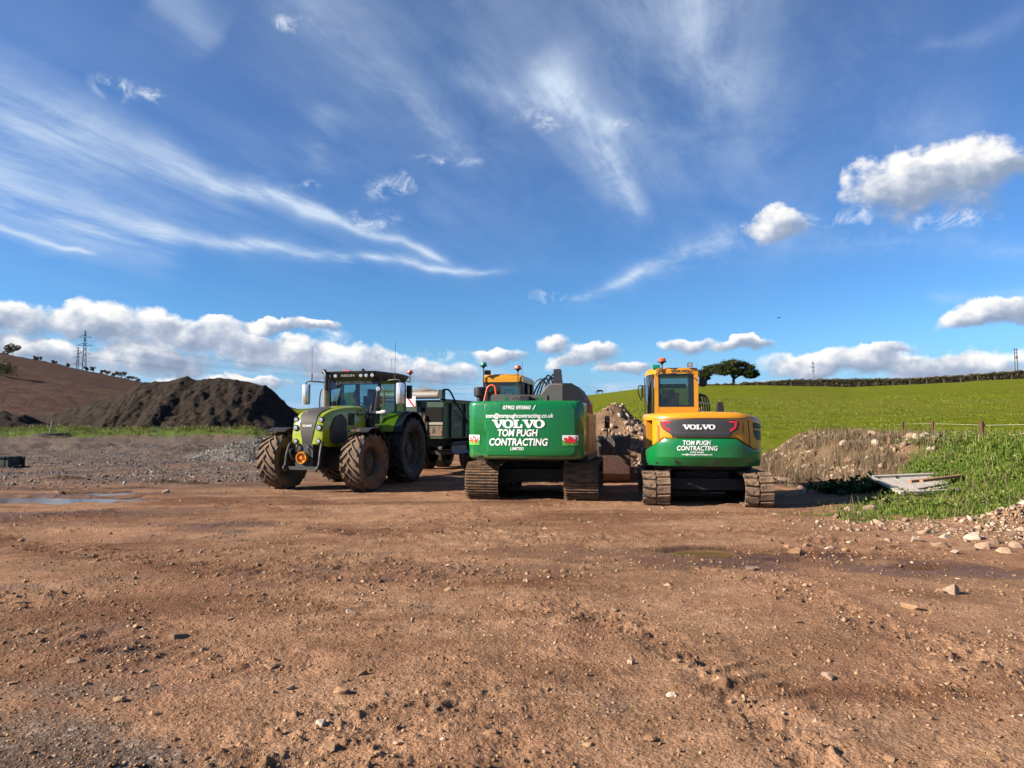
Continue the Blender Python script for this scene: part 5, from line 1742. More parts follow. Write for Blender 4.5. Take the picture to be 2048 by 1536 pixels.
# ------------------------------------------------------------------ stones
def stone_mesh(name, seed, m, flat=.62, npt=14):
    rnd = random.Random(seed)
    bm = bmesh.new()
    for _ in range(npt):
        v = Vector((rnd.gauss(0, 1), rnd.gauss(0, 1), rnd.gauss(0, 1))).normalized()
        v *= rnd.uniform(.75, 1.0)
        bm.verts.new((v.x * .55, v.y * .45, v.z * .5 * flat))
    r = bmesh.ops.convex_hull(bm, input=bm.verts)
    bmesh.ops.delete(bm, geom=list({e for e in r['geom_interior'] + r['geom_unused'] if isinstance(e, bmesh.types.BMVert)}), context='VERTS')
    bmesh.ops.bevel(bm, geom=bm.edges[:], offset=.025, segments=1, affect='EDGES', clamp_overlap=True)
    me = bpy.data.meshes.new(name)
    bm.to_mesh(me)
    bm.free()
    me.materials.append(m)
    return me
def stone_arrays(seed, flat=.62, npt=9):
    rnd = random.Random(seed)
    bm = bmesh.new()
    for _ in range(npt):
        v = Vector((rnd.gauss(0, 1), rnd.gauss(0, 1), rnd.gauss(0, 1))).normalized() * rnd.uniform(.8, 1.0)
        bm.verts.new((v.x * .55, v.y * .45, v.z * .5 * flat))
    r = bmesh.ops.convex_hull(bm, input=bm.verts)
    bmesh.ops.delete(bm, geom=list({e for e in r['geom_interior'] + r['geom_unused'] if isinstance(e, bmesh.types.BMVert)}), context='VERTS')
    bmesh.ops.triangulate(bm, faces=bm.faces)
    bm.verts.index_update()
    V = np.array([v.co for v in bm.verts])
    F_ = np.array([[v.index for v in f.verts] for f in bm.faces])
    bm.free()
    return V, F_
SV = [stone_arrays(200 + k) for k in range(14)]
def scatter(name, pos, size, m, seed, tint=None, tilt=.5, variants=SV, parent=None):
    """Many small pieces joined into one mesh. pos (N,3), size (N,)."""
    rg = np.random.RandomState(seed)
    Vs, Fs, Ts = [], [], []
    off = 0
    which = rg.randint(0, len(variants), len(pos))
    for k, (V, F_) in enumerate(variants):
        ix = np.where(which == k)[0]
        if not len(ix):
            continue
        n = len(ix)
        a, b, c = rg.uniform(0, 6.28, n), rg.normal(0, tilt, n), rg.normal(0, tilt, n)
        ca, sa_, cb, sb, cc, sc_ = np.cos(a), np.sin(a), np.cos(b), np.sin(b), np.cos(c), np.sin(c)
        Rz = np.zeros((n, 3, 3)); Rz[:, 0, 0] = ca; Rz[:, 0, 1] = -sa_; Rz[:, 1, 0] = sa_; Rz[:, 1, 1] = ca; Rz[:, 2, 2] = 1
        Rx = np.zeros((n, 3, 3)); Rx[:, 0, 0] = 1; Rx[:, 1, 1] = cb; Rx[:, 1, 2] = -sb; Rx[:, 2, 1] = sb; Rx[:, 2, 2] = cb
        Ry = np.zeros((n, 3, 3)); Ry[:, 1, 1] = 1; Ry[:, 0, 0] = cc; Ry[:, 0, 2] = sc_; Ry[:, 2, 0] = -sc_; Ry[:, 2, 2] = cc
        M = Rz @ Rx @ Ry
        P_ = np.einsum('nij,vj->nvi', M, V) * size[ix][:, None, None] + pos[ix][:, None, :]
        Vs.append(P_.reshape(-1, 3))
        Fs.append((F_[None] + (np.arange(n) * len(V))[:, None, None] + off).reshape(-1, 3))
        Ts.append(np.repeat(rg.uniform(0, 1, n), len(V)))
        off += n * len(V)
    me = mesh_np(name, np.concatenate(Vs), np.concatenate(Fs), m, False, {'tint': np.concatenate(Ts)})
    return link(name, me, parent)
def rock_mat(stops, rough=.95):
    def b(n):
        p = n.world_pos()
        t = n.attr('tint')
        oi = n.new('ShaderNodeObjectInfo').outputs['Random']
        f = n.m('FRACT', n.m('ADD', t, oi))
        c = n.ramp(f, stops)
        nn = n.noise(p, 25, 5, .65)
        c = n.mix(n.mr(nn, .35, .65, 0, .45), c, n.mix(1.0, c, (.5, .45, .4), 'MULTIPLY'))
        return pbsdf(n, c, rough, 0, n.bump(nn, .5, .02), .2)
    return b
BROWNROCK = mat('brown_stone', rock_mat([(0, (.15, .082, .042)), (.35, (.235, .135, .072)), (.7, (.32, .20, .115)), (.95, (.36, .235, .14)), (1, (.46, .37, .28))]))
PALEROCK = mat('pale_rubble', rock_mat([(0, (.15, .095, .058)), (.3, (.26, .175, .115)), (.7, (.36, .255, .175)), (1, (.50, .41, .32))]))
GREYROCK = mat('grey_gravel', rock_mat([(0, (.06, .052, .046)), (.4, (.14, .122, .105)), (.8, (.235, .21, .185)), (1, (.40, .37, .33))]))

rg = np.random.RandomState(3)
# loose stones one can pick out on the yard: pixel, length in metres
BIG = [(300, 1372, .085), (303, 1434, .10), (545, 1333, .12), (410, 1299, .09), (375, 1336, .085), (240, 1401, .10), (360, 1272, .17), (345, 1330, .08), (655, 1502, .13), (640, 1452, .10), (680, 1385, .13), (725, 1351, .12),
       (580, 1380, .07), (870, 1425, .08), (980, 1470, .10), (795, 1490, .06), (555, 1515, .10), (620, 1498, .05), (460, 1236, .07), (310, 1195, .06), (900, 1183, .13), (1130, 1145, .16), (1165, 1140, .12), (1590, 1106, .26),
       (1905, 1186, .26), (1880, 1186, .14), (1822, 1215, .24), (1655, 1358, .12), (1300, 1482, .07), (1740, 1440, .06), (1340, 1400, .08), (1175, 1490, .08), (1465, 1438, .09), (1490, 1400, .07), (1780, 1525, .09), (1825, 1500, .07),
       (1500, 1140, .15), (1515, 1138, .11), (1430, 1145, .10), (1260, 1330, .08), (1350, 1330, .10), (1440, 1365, .10), (1600, 1250, .08), (1555, 1205, .07), (1405, 1230, .09), (1230, 1225, .09), (990, 1300, .05), (760, 1180, .08), (470, 1200, .06),
       (1672, 1035, .30), (1700, 1022, .26), (1735, 1020, .36), (1720, 1030, .2), (1670, 1018, .18), (1760, 1050, .22), (1800, 1045, .2), (1870, 1050, .22), (1790, 1062, .2), (1850, 1070, .25), (1830, 1085, .3), (1700, 1060, .14),
       (1900, 1062, .22), (1945, 1082, .28), (1925, 1072, .22), (1990, 1090, .28), (2020, 1075, .3), (1890, 1080, .25), (1960, 1060, .2), (1880, 1095, .25), (1820, 1064, .18), (1750, 1072, .18), (1780, 1082, .16), (2035, 1095, .25), (2010, 1105, .3),
       (1970, 1098, .3), (1935, 1100, .22), (2040, 1060, .25), (1910, 1110, .2), (1700, 1085, .12), (1640, 1075, .14), (1610, 1090, .16), (1660, 1098, .14), (1560, 1085, .12), (1575, 1095, .14), (1540, 1080, .1), (1610, 1070, .1), (1690, 1100, .15),
       (1550, 1030, .12), (1580, 960, .2), (1600, 975, .25), (1570, 985, .15), (1625, 985, .2), (1640, 965, .3), (1660, 975, .35), (1690, 955, .3), (1420, 1025, .08), (1180, 1045, .12), (1160, 1040, .08), (1195, 1060, .1), (1090, 1055, .14),
       (975, 1040, .10), (960, 1055, .12), (950, 1065, .1), (880, 1000, .08), (1300, 1020, .1), (40, 1205, .09), (20, 1370, .06), (150, 1325, .12), (700, 1225, .12), (30, 1050, .1), (210, 955, .3), (330, 985, .25), (120, 985, .3), (540, 1010, .12), (445, 935, .2), (300, 925, .25)]
SMESH = [stone_mesh('stone', 40 + k, BROWNROCK, .55 + .03 * (k % 5)) for k in range(10)]
PMESH = [stone_mesh('stone', 60 + k, PALEROCK, .55 + .04 * (k % 5)) for k in range(10)]
for k, (px, py, sz) in enumerate(BIG):
    p = on_ground(px, py)
    z = gz(p.x, p.y)
    if p.y > 9.0 and p.x > 4 and z > .05:                      # on the verge: follow the ray to the raised surface
        p = on_ground(px, py, min(z, .3))
        z = gz(p.x, p.y)
    o = link('stone', (PMESH if p.x > 4.5 or k % 3 == 0 else SMESH)[k % 10], ground)
    o.location = (p.x, p.y, z + sz * .04)
    o.scale = (sz * rg.uniform(.85, 1.2), sz * rg.uniform(.8, 1.1), sz * rg.uniform(.7, 1.1))
    o.rotation_euler = (rg.normal(0, .25), rg.normal(0, .25), rg.uniform(0, 6.28))
def place(n, rmin, rmax, amin, amax, seed, power=1.0):
    q = np.random.RandomState(seed)
    r = np.exp(q.uniform(np.log(rmin), np.log(rmax), n)) if power == 1.0 else rmin + (rmax - rmin) * q.uniform(0, 1, n) ** power
    a = np.radians(q.uniform(amin, amax, n))
    return r * np.sin(a), r * np.cos(a), q
def keep_yard(x, y):
    return (bank_t(x, y) < 0.0)
# grit and clods too many to count
x, y, q = place(80000, 2.6, 24, -42, 42, 5)
h, at_ = ground_fn(x, y)
dens = q.uniform(0, 1, len(x)) * np.clip(np.hypot(x, y) / 8.0, 1, 2.0) < (.30 + .5 * at_['rough'] + .95 * at_['gravel'] + .16 * sstep(fbm(x / .9, y / .9, 3, 301), .0, .5))
k = keep_yard(x, y) & dens & (at_['wet'] < .9) & (h > WATER_Z)
sz = np.clip(np.exp(q.normal(np.log(.0145), .52, len(x))), .006, .06) * np.clip(np.hypot(x, y) / 5.0, .8, 1.6)
grit = scatter('gravel', np.stack([x, y, h + sz * .02], 1)[k], sz[k], BROWNROCK, 6)
tag(grit, 'small stones and crumbs of earth strewn over the yard', 'gravel', kind='stuff')
# grey gravel spread and heap on the left
x, y, q = place(34000, 22, 70, -40, -16, 8)
h, at_ = ground_fn(x, y)
k = (q.uniform(0, 1, len(x)) < at_['gravel'] * (.25 + .75 * sstep(fbm(x / 3, y / 3, 3, 311), -.3, .3))) & (at_['grass'] < .4)
sz = np.clip(np.exp(q.normal(np.log(.046), .5, len(x))), .02, .18)
gg = scatter('gravel', np.stack([x, y, h + sz * .15], 1)[k], sz[k], GREYROCK, 9)
tag(gg, 'grey crushed stone spread thickly before the grassy berm', 'gravel', kind='stuff')

def heap_surface(c, rx, ry, hgt, seed, rough=.12, power=1.4, lump=.6):
    def f(x, y):
        u = np.sqrt(((x - c[0]) / rx) ** 2 + ((y - c[1]) / ry) ** 2)
        u = u + .22 * fbm(x / rx * 1.6, y / ry * 1.6, 3, seed)
        z = hgt * np.clip(1 - u, 0, 1) ** (1 / power)
        ed = np.clip(1 - u, 0, 1)
        return z + np.where(ed > 0, 1, 0) * np.clip(ed * 4, 0, 1) * (rough * fbm(x / lump, y / lump, 4, seed + 7)) - .10 * (ed <= 0)
    return f
def heap_mesh(name, c, rx, ry, f, m, n=90, parent=None, z0=0.0):
    xs, ys = np.linspace(c[0] - rx * 1.3, c[0] + rx * 1.3, n), np.linspace(c[1] - ry * 1.3, c[1] + ry * 1.3, n)
    X, Y = np.meshgrid(xs, ys)
    Z = f(X.ravel(), Y.ravel()) + z0
    idx = np.arange(n * n).reshape(n, n)
    F_ = np.stack([idx[:-1, :-1], idx[:-1, 1:], idx[1:, 1:], idx[1:, :-1]], -1).reshape(-1, 4)
    return link(name, mesh_np(name, np.stack([X.ravel() - c[0], Y.ravel() - c[1], Z], 1), F_, m, True), parent)
def earth_mat(dark, mid_, light, scale=1.0):
    def b(n):
        p = n.world_pos()
        a = n.noise(p, 1.2 * scale, 6, .66, .3)
        f = n.noise(p, 8.0 * scale, 6, .7)
        c = n.ramp(n.m('ADD', n.m('MULTIPLY', a, .5), n.m('MULTIPLY', f, .5)), [(.3, dark), (.5, mid_), (.72, light)])
        return pbsdf(n, c, .95, 0, n.bump(n.m('ADD', f, a), .9, .08 / scale), .15)
    return b
# gravel heap by the tractor
c = (-12.6, 35.0)
gh = thing('gravel_heap', 'low pale grey heap of crushed stone beside the tractor front wheel', 'gravel heap', (c[0], c[1], 0))
f = heap_surface(c, 3.4, 2.6, 1.05, 401, .05, 1.15)
heap_mesh('heap_core', c, 3.4, 2.6, f, mat('gravel_core', earth_mat((.05, .046, .042), (.12, .108, .098), (.20, .185, .17), 3)), 70, gh)
q = np.random.RandomState(12)
x, y = c[0] + q.uniform(-4.3, 4.3, 9000), c[1] + q.uniform(-3.3, 1.6, 9000)
z = f(x, y)
k = z > -.02
sz = np.clip(np.exp(q.normal(np.log(.075), .35, len(x))), .03, .17)
o = scatter('crushed_stone', np.stack([x - c[0], y - c[1], z + sz * .1], 1)[k], sz[k], GREYROCK, 13, parent=gh)
tag(o, kind='stuff')

# rubble heap between the excavators
c = (3.9, 24.3)
rh = thing('rubble_heap', 'tall heap of broken brown rubble and earth between the two excavators', 'rubble heap', (c[0], c[1], 0))
f1 = heap_surface((3.55, 24.9), 3.2, 2.6, 2.55, 421, .16, 1.25, .7)
f2 = heap_surface((4.3, 23.0), 3.2, 2.4, 1.55, 431, .18, 1.5, .5)
f3 = heap_surface((2.2, 24.0), 2.2, 2.0, 1.7, 441, .14, 1.4, .6)
f = lambda x, y: np.maximum(np.maximum(f1(x, y), f2(x, y)), f3(x, y))
heap_mesh('heap_core', c, 4.3, 4.2, f, mat('rubble_earth', earth_mat((.060, .037, .022), (.15, .092, .055), (.25, .165, .10), 2)), 120, rh)
q = np.random.RandomState(22)
x, y = c[0] + q.uniform(-4.5, 4.8, 9000), c[1] + q.uniform(-4.2, 2.5, 9000)
z = f(x, y)
k = (z > .02) & (q.uniform(0, 1, len(x)) < .30 + .7 * (f2(x, y) >= f1(x, y)))
sz = np.clip(np.exp(q.normal(np.log(.085), .5, len(x))), .03, .3)
o = scatter('rubble_stones', np.stack([x - c[0], y - c[1], z + sz * .12], 1)[k], sz[k], PALEROCK, 23, tilt=.8, parent=rh)
tag(o, kind='stuff')
x, y = c[0] + q.uniform(-3.5, 3.6, 170), c[1] + q.uniform(-3.6, .8, 170)
z = f(x, y)
for i in range(len(x)):
    if z[i] < .05:
        continue
    s_ = min(max(math.exp(q.normal(math.log(.22), .35)), .12), .5)
    o = link('stone', PMESH[i % 10], rh)
    o.location = (x[i] - c[0], y[i] - c[1], z[i] + s_ * .12)
    o.scale = (s_ * q.uniform(.8, 1.5), s_, s_ * q.uniform(.7, 1.2))
    o.rotation_euler = (q.normal(0, .6), q.normal(0, .6), q.uniform(0, 6.28))

# digging bucket left standing beside the large excavator
bk = thing('digger_bucket', 'worn grey and red digging bucket standing beside the rubble heap', 'bucket', (2.75, 20.6, 0.0), -R(8))
BKM = mat('bucket_paint', lambda n: pbsdf(n, n.mix(n.mr(n.m('ADD', n.sep(n.obj_coord())[2], n.m('MULTIPLY', n.noise(n.obj_coord(), 5, 5, .65), .5)), .95, 1.25),
          n.mix(n.mr(n.noise(n.obj_coord(), 9, 6, .7), .35, .7), (.085, .036, .028), (.12, .070, .050)), n.mix(n.mr(n.noise(n.obj_coord(), 9, 6, .7), .35, .7), (.075, .064, .054), (.13, .108, .088))), .7, .1))
q = MB()
q.prism([(-.55, 1.30), (-.50, 1.34), (-.47, .82), (-.38, .32), (-.1, .06), (.3, .0), (.75, .02), (.75, .0), (.25, -.02), (-.16, .02), (-.45, .28), (-.55, .8)], -.62, .62, 'x')
q.build('shell', BKM, bk, bevel=.01)
for s in (-1, 1):
    q = MB()
    q.prism([(-.50, 1.32), (-.42, .32), (-.1, .04), (.3, .0), (.75, .02), (.55, .6), (.1, 1.1)], s * .60, s * .65, 'x')
    q.build('side_plate', BKM, bk, bevel=.008)
    q = MB()
    q.prism([(-.72, 1.05), (-.52, .75), (-.52, 1.3), (-.66, 1.3)], s * .17, s * .22, 'x')
    q.build('hanger_ear', BKM, bk, bevel=.01)
for i in range(5):
    q = MB()
    q.prism([(.70, .02), (.95, .0), (.72, .09)], -.56 + i * .26, -.46 + i * .26, 'x')
    q.build('tooth', DARK, bk)

# ------------------------------------------------------------------ dark soil heap on the left
SK = np.array([(10, 862), (50, 842), (110, 826), (165, 812), (215, 796), (250, 782), (285, 764), (330, 762), (350, 757), (375, 752), (398, 760), (440, 755), (470, 759), (500, 765), (530, 770), (552, 788), (580, 816), (612, 842), (645, 862)])
SD = 86.0
SKX = np.array([at(px, py, SD).x for px, py in SK])
SKZ = np.array([at(px, py, SD).z for px, py in SK])
def soil_fn(x, y):
    rz = np.interp(x + .6 * fbm(x / 3.0, y / 4.5, 3, 501), SKX, SKZ, -1, -1)
    d = np.abs(y - SD)
    gul = fbm(x / 1.9 + .12 * (y - SD), y / 5.5, 4, 503, .6)
    lumps = fbm(x / 3.2, y / 2.6, 5, 505, .62)
    z = rz - d * .62 + np.clip(d / 3, 0, 1) * (.34 * gul + .52 * lumps) + .16 * fbm(x / .7, y / .7, 4, 507)
    bench = rz * .55 - .2 - np.clip(d - 4.5, 0, 50) * .55 + .45 * lumps
    z = np.maximum(z, np.where(d > 2.5, bench, -5))
    return np.maximum(z, -1.0)
nx, ny = 300, 150
xs, ys = np.linspace(SKX[0] - 2, SKX[-1] + 3, nx), np.linspace(SD - 13, SD + 11, ny)
X, Y = np.meshgrid(xs, ys)
Z = soil_fn(X.ravel(), Y.ravel())
idx = np.arange(nx * ny).reshape(ny, nx)
F_ = np.stack([idx[:-1, :-1], idx[:-1, 1:], idx[1:, 1:], idx[1:, :-1]], -1).reshape(-1, 4)
SOIL = mat('dark_soil', earth_mat((.008, .006, .0045), (.021, .0145, .010), (.050, .034, .022), 1.0))
so = link('soil_heap', mesh_np('soil_heap', np.stack([X.ravel(), Y.ravel(), Z], 1), F_, SOIL, True))
tag(so, 'long dark heap of tipped soil before the brown hillside', 'soil heap')
c = tuple(at(10, 850, 79))[:2]
f = heap_surface(c, 6.5, 4.0, 3.1, 521, .3, 1.2, 1.5)
o = heap_mesh('soil_heap', c, 6.5, 4.0, f, SOIL, 70, None, .3)
o.location = (c[0], c[1], 0)
tag(o, 'small dark soil mound below the bushy brown slope', 'soil heap')

# ------------------------------------------------------------------ leaves, grass and weeds
def leaf_mat(stops, trans=.25):
    def b(n):
        t = n.attr('tint')
        c = n.ramp(t, stops)
        d = pbsdf(n, c, .7, 0, None, .25)
        tl = n.new('ShaderNodeBsdfTranslucent')
        n.put(tl.inputs[0], c)
        mx = n.new('ShaderNodeMixShader')
        mx.inputs[0].default_value = trans
        n.t.links.new(d, mx.inputs[1])
        n.t.links.new(tl.outputs[0], mx.inputs[2])
        return mx.outputs[0]
    return b
def blades(name, pos, hgt, width, lean, m, seed, parent=None, bend=.5):
    """Grass blades: three-section tapering strips."""
    q = np.random.RandomState(seed)
    n = len(pos)
    a = q.uniform(0, 6.28, n)
    la = q.uniform(0, 6.28, n)
    dx_, dy_ = np.cos(a) * width * .5, np.sin(a) * width * .5
    ln = np.abs(q.normal(0, lean, n)) + .05
    lx, ly = np.cos(la) * ln * hgt, np.sin(la) * ln * hgt
    up = np.sqrt(np.clip(1 - ln ** 2, .15, 1)) * hgt
    V = np.zeros((n, 5, 3))
    V[:, 0] = pos + np.stack([-dx_, -dy_, -.02 * hgt], 1)
    V[:, 1] = pos + np.stack([dx_, dy_, -.02 * hgt], 1)
    mid_ = pos + np.stack([lx * .35, ly * .35, up * .6], 1)
    V[:, 2] = mid_ + np.stack([dx_ * .8, dy_ * .8, 0 * dx_], 1)
    V[:, 3] = mid_ - np.stack([dx_ * .8, dy_ * .8, 0 * dx_], 1)
    V[:, 4] = pos + np.stack([lx, ly, up * (1 - bend * ln * .5)], 1)
    b = np.arange(n)[:, None] * 5
    F_ = np.concatenate([b + np.array([[0, 1, 2]]), b + np.array([[0, 2, 3]]), b + np.array([[3, 2, 4]])])
    t = np.repeat(q.uniform(0, 1, n), 5)
    return link(name, mesh_np(name, V.reshape(-1, 3), F_, m, False, {'tint': t}), parent)
def leaves(name, pos, size, m, seed, parent=None, updir=.35):
    q = np.random.RandomState(seed)
    n = len(pos)
    d = q.normal(0, 1, (n, 3))
    d[:, 2] += updir
    d /= np.linalg.norm(d, axis=1)[:, None]
    u = np.cross(d, q.normal(0, 1, (n, 3)))
    u /= np.linalg.norm(u, axis=1)[:, None]
    v = np.cross(d, u)
    s = (size if np.ndim(size) else np.full(n, size))[:, None]
    V = np.stack([pos - u * s * .5, pos + v * s * .32, pos + u * s * .5, pos - v * s * .32], 1)
    F_ = np.arange(n * 4).reshape(n, 4)
    return link(name, mesh_np(name, V.reshape(-1, 3), F_, m, False, {'tint': np.repeat(q.uniform(0, 1, n), 4)}), parent)
GRASS = mat('fresh_grass', leaf_mat([(0, (.045, .080, .009)), (.45, (.095, .150, .015)), (.80, (.150, .190, .026)), (.93, (.24, .21, .07)), (1, (.30, .22, .11))]))
DRYW = mat('dry_weeds', leaf_mat([(0, (.065, .042, .025)), (.5, (.15, .100, .060)), (.85, (.24, .175, .108)), (1, (.11, .13, .035))], .15))
GRASSB = mat('berm_grass', leaf_mat([(0, (.055, .072, .014)), (.45, (.115, .135, .024)), (.8, (.17, .15, .045)), (1, (.22, .16, .075))]))
DOCK = mat('dock_leaves', leaf_mat([(0, (.012, .032, .007)), (.6, (.025, .060, .010)), (1, (.045, .085, .018))]))
q = np.random.RandomState(31)
# lush grass on the bank
x, y = q.uniform(4.2, 20, 230000), q.uniform(11.3, 31, 230000)
h, at_ = ground_fn(x, y)
pxs = 1024 + FPX * x / y
dn = at_['grass'] * (1 - at_['dry']) * np.clip(15.0 / y, .3, 1) ** 1.5
k = (q.uniform(0, 1, len(x)) < dn * (.35 + .65 * sstep(fbm(x / .5, y / .5, 3, 601), -.35, .2))) & (pxs < 2150)
hh = np.clip(q.normal(.115, .06, len(x)), .03, .36) * (.6 + .45 * sstep(bank_t(x, y), 0, .5)) * (1 + .5 * fbm(x / 1.1, y / 1.1, 2, 603))
o = blades('grass', np.stack([x, y, h], 1)[k], hh[k], q.uniform(.010, .022, len(x))[k] * np.clip(y[k] / 14, .8, 2.2), .45, GRASS, 32)
tag(o, 'thick green grass growing over the bank', 'grass', kind='stuff')
# broad-leaved weeds in the grass
x, y = q.uniform(7, 16, 26000), q.uniform(13, 24, 26000)
h, at_ = ground_fn(x, y)
k = (at_['grass'] > .5) & (fbm(x / .9, y / .9, 3, 611) > .12)
o = leaves('weed_leaves', np.stack([x, y, h + q.uniform(.03, .22, len(x))], 1)[k], q.uniform(.04, .09, len(x))[k], GRASS, 33, None, 1.0)
tag(o, 'mat of broad green weed leaves among the bank grass', 'weeds', kind='stuff')
# dry brown stems on the rubble slope
x, y = q.uniform(6.8, 14, 52000), q.uniform(16.3, 30, 52000)
h, at_ = ground_fn(x, y)
k = (q.uniform(0, 1, len(x)) < at_['dry'] * sstep(fbm(x / 1.0, y / 1.0, 3, 621), -.3, .2) * .9)
o = blades('dry_stems', np.stack([x, y, h], 1)[k], np.clip(q.normal(.25, .12, len(x)), .06, .62)[k], q.uniform(.006, .012, len(x))[k] * 1.4, .6, DRYW, 34)
tag(o, 'dense brown dead weed stems on the stony slope', 'weeds', kind='stuff')
x, y = q.uniform(5.0, 16, 26000), q.uniform(12.3, 25, 26000)
h, at_ = ground_fn(x, y)
k = (at_['grass'] > .4) & (at_['dry'] < .5) & (q.uniform(0, 1, len(x)) < sstep(fbm(x / 1.4, y / 1.4, 3, 627), .0, .45) * .55)
o = blades('dead_stems', np.stack([x, y, h], 1)[k], np.clip(q.normal(.24, .10, len(x)), .08, .55)[k], q.uniform(.005, .010, len(x))[k] * 1.3, .5, DRYW, 44)
tag(o, 'straw coloured dead stems standing among the green bank grass', 'weeds', kind='stuff')
# stones along the top of the slope
x, y = q.uniform(8.5, 18, 5500), q.uniform(19, 33, 5500)
h, at_ = ground_fn(x, y)
t = bank_t(x, y)
k = (t > .2) & (t < 1.5) & (q.uniform(0, 1, len(x)) < .9 * sstep(fbm(x / 1.6, y / 1.6, 3, 631) + .25 * (t > .7), -.1, .3)) & (at_['dry'] > .2)
sz = np.clip(np.exp(q.normal(np.log(.11), .5, len(x))), .04, .42)
o = scatter('rubble', np.stack([x, y, h + sz * .15], 1)[k], sz[k], PALEROCK, 35, tilt=.7)
tag(o, 'pale broken rubble scattered along the weedy bank', 'rubble', kind='stuff')
for i, (px, py, d, s_) in enumerate([(1545, 932, 20, .5), (1560, 925, 20.5, .45), (1690, 872, 23, .5), (1720, 860, 24, .6), (1745, 855, 25, .7), (1735, 868, 23.5, .55), (1770, 850, 26, .45), (1628, 858, 24, .28), (1627, 862, 23.8, .4), (1760, 862, 23, .5), (1700, 884, 21, .4), (1780, 872, 22, .4), (1800, 862, 24, .4), (1650, 905, 21, .35), (1610, 953, 17.5, .3)]):
    p = at(px, py, d)
    o = link('stone', PMESH[i % 10], ground)
    o.location = (p.x, p.y, gz(p.x, p.y) + s_ * .15)
    o.scale = (s_ * 1.2, s_ * .8, s_ * .9)
    o.rotation_euler = (rg.normal(0, .3), rg.normal(0, .3), rg.uniform(0, 6.28))
# rocks pushed up at the verge
x, y = q.normal(8.9, .5, 620), q.normal(12.05, .26, 620)
h, at_ = ground_fn(x, y)
sz = np.clip(np.exp(q.normal(np.log(.065), .45, len(x))), .03, .2)
o = scatter('rubble', np.stack([x, y, h + sz * .2], 1), sz, PALEROCK, 36, tilt=.8)
tag(o, 'pushed up lump of pale earth and stones at the grass edge', 'rubble', kind='stuff')
x, y = q.uniform(4.6, 9.5, 1700), q.uniform(9.2, 12.4, 1700)
h, at_ = ground_fn(x, y)
k = (q.uniform(0, 1, len(x)) < sstep(x - (12.6 - y) * .9, 3.2, 6.0)) & (h > WATER_Z) & (at_['grass'] < .6)
sz = np.clip(np.exp(q.normal(np.log(.042), .5, len(x))), .015, .16)
o = scatter('rubble', np.stack([x, y, h + sz * .12], 1)[k], sz[k], PALEROCK, 37, tilt=.5)
tag(o, 'apron of pale stones spilling from the verge onto the yard', 'rubble', kind='stuff')
# berm grass on the left
x, y = q.uniform(-62, -20, 60000), q.uniform(66, 80, 60000)
h, at_ = ground_fn(x, y)
k = q.uniform(0, 1, len(x)) < at_['grass'] * sstep(fbm(x / 1.8, y / 1.8, 3, 641), -.25, .25) * .6
o = blades('grass', np.stack([x, y, h], 1)[k], np.clip(q.normal(.22, .12, len(x)), .05, .7)[k], np.full(k.sum(), .06), .7, GRASSB, 38)
tag(o, 'rough yellowish grass along the berm below the soil heap', 'grass', kind='stuff')
# grass tufts on the near pasture
a, d = q.uniform(R(4), R(40), 60000), np.exp(q.uniform(np.log(29), np.log(90), 60000))
x, y = d * np.tan(a), d
h = field_fn(x, y)
k = (fbm(x / 2.2, y / 1.2, 3, 651) > .18)
o = blades('grass', np.stack([x, y, h], 1)[k], np.clip(q.normal(.085, .03, len(x)), .03, .2)[k], (.02 + .0008 * d)[k], .7, mat('pasture_grass', leaf_mat([(0, (.070, .098, .010)), (.5, (.125, .160, .015)), (1, (.175, .195, .026))])), 39)
tag(o, 'short pasture grass on the rising green field', 'grass', kind='stuff')
# dock clumps in the shade below the slope
for i, (px, py, d) in enumerate([(1668, 952, 17.2), (1700, 942, 17.4), (1735, 928, 17.6), (1752, 918, 18.0)]):
    p = at(px, py, d)
    z = gz(p.x, p.y)
    pos = np.stack([p.x + q.normal(0, .26, 160), p.y + q.normal(0, .22, 160), z + np.abs(q.normal(.12, .10, 160))], 1)
    t_ = thing('dock_plant', 'dark green broad leaved dock clump at the foot of the weedy slope', 'plant', (0, 0, 0), 0, 'dock plants below the slope')
    leaves('foliage', pos, q.uniform(.10, .22, 160), DOCK, 700 + i, t_, 1.2)

# ------------------------------------------------------------------ boards left on the grass
bp_ = on_ground(1838, 978, .12)
bd = thing('shutter_panel', 'weathered grey framed boarding panel with orange timbers lying on the grass', 'panel', (bp_.x + .1, bp_.y, gz(bp_.x, bp_.y) + .19), R(4))
bd.scale = (1.3, 1.3, 1.3)
GWOOD = plain('grey_wood', (.36, .325, .28), .85, var=.5, scale=4)
OWOOD = plain('orange_wood', (.30, .150, .070), .8, var=.4, scale=5)
tilt_ = (R(13), R(-2), 0)
for i in range(7):
    q_ = MB()
    q_.box((-.62 + i * .205, 0, 0), (.195, .98, .022))
    o = q_.build('board', GWOOD, bd, bevel=.004, seg=1)
    o.rotation_euler = tilt_
for c_, s_ in (((0, -.47, .03), (1.52, .07, .045)), ((0, .47, .03), (1.52, .07, .045)), ((-.73, 0, .032), (.07, .90, .045)), ((.73, 0, .032), (.07, .90, .045))):
    q_ = MB()
    q_.box(c_, s_)
    o = q_.build('frame_rail', GWOOD, bd, bevel=.005, seg=1)
    o.rotation_euler = tilt_
for k_, (a_, b_) in enumerate((((-.45, -.30, .08), (.95, .10, .16)), ((-.30, -.40, .10), (.72, -.05, .16)))):
    q_ = MB()
    A_, B_ = Vector(a_), Vector(b_)
    q_.box((A_ + B_) / 2, ((B_ - A_).length, .075, .045), (B_ - A_).to_track_quat('X', 'Z').to_matrix())
    q_.build('timber', OWOOD, bd, bevel=.005, seg=1)

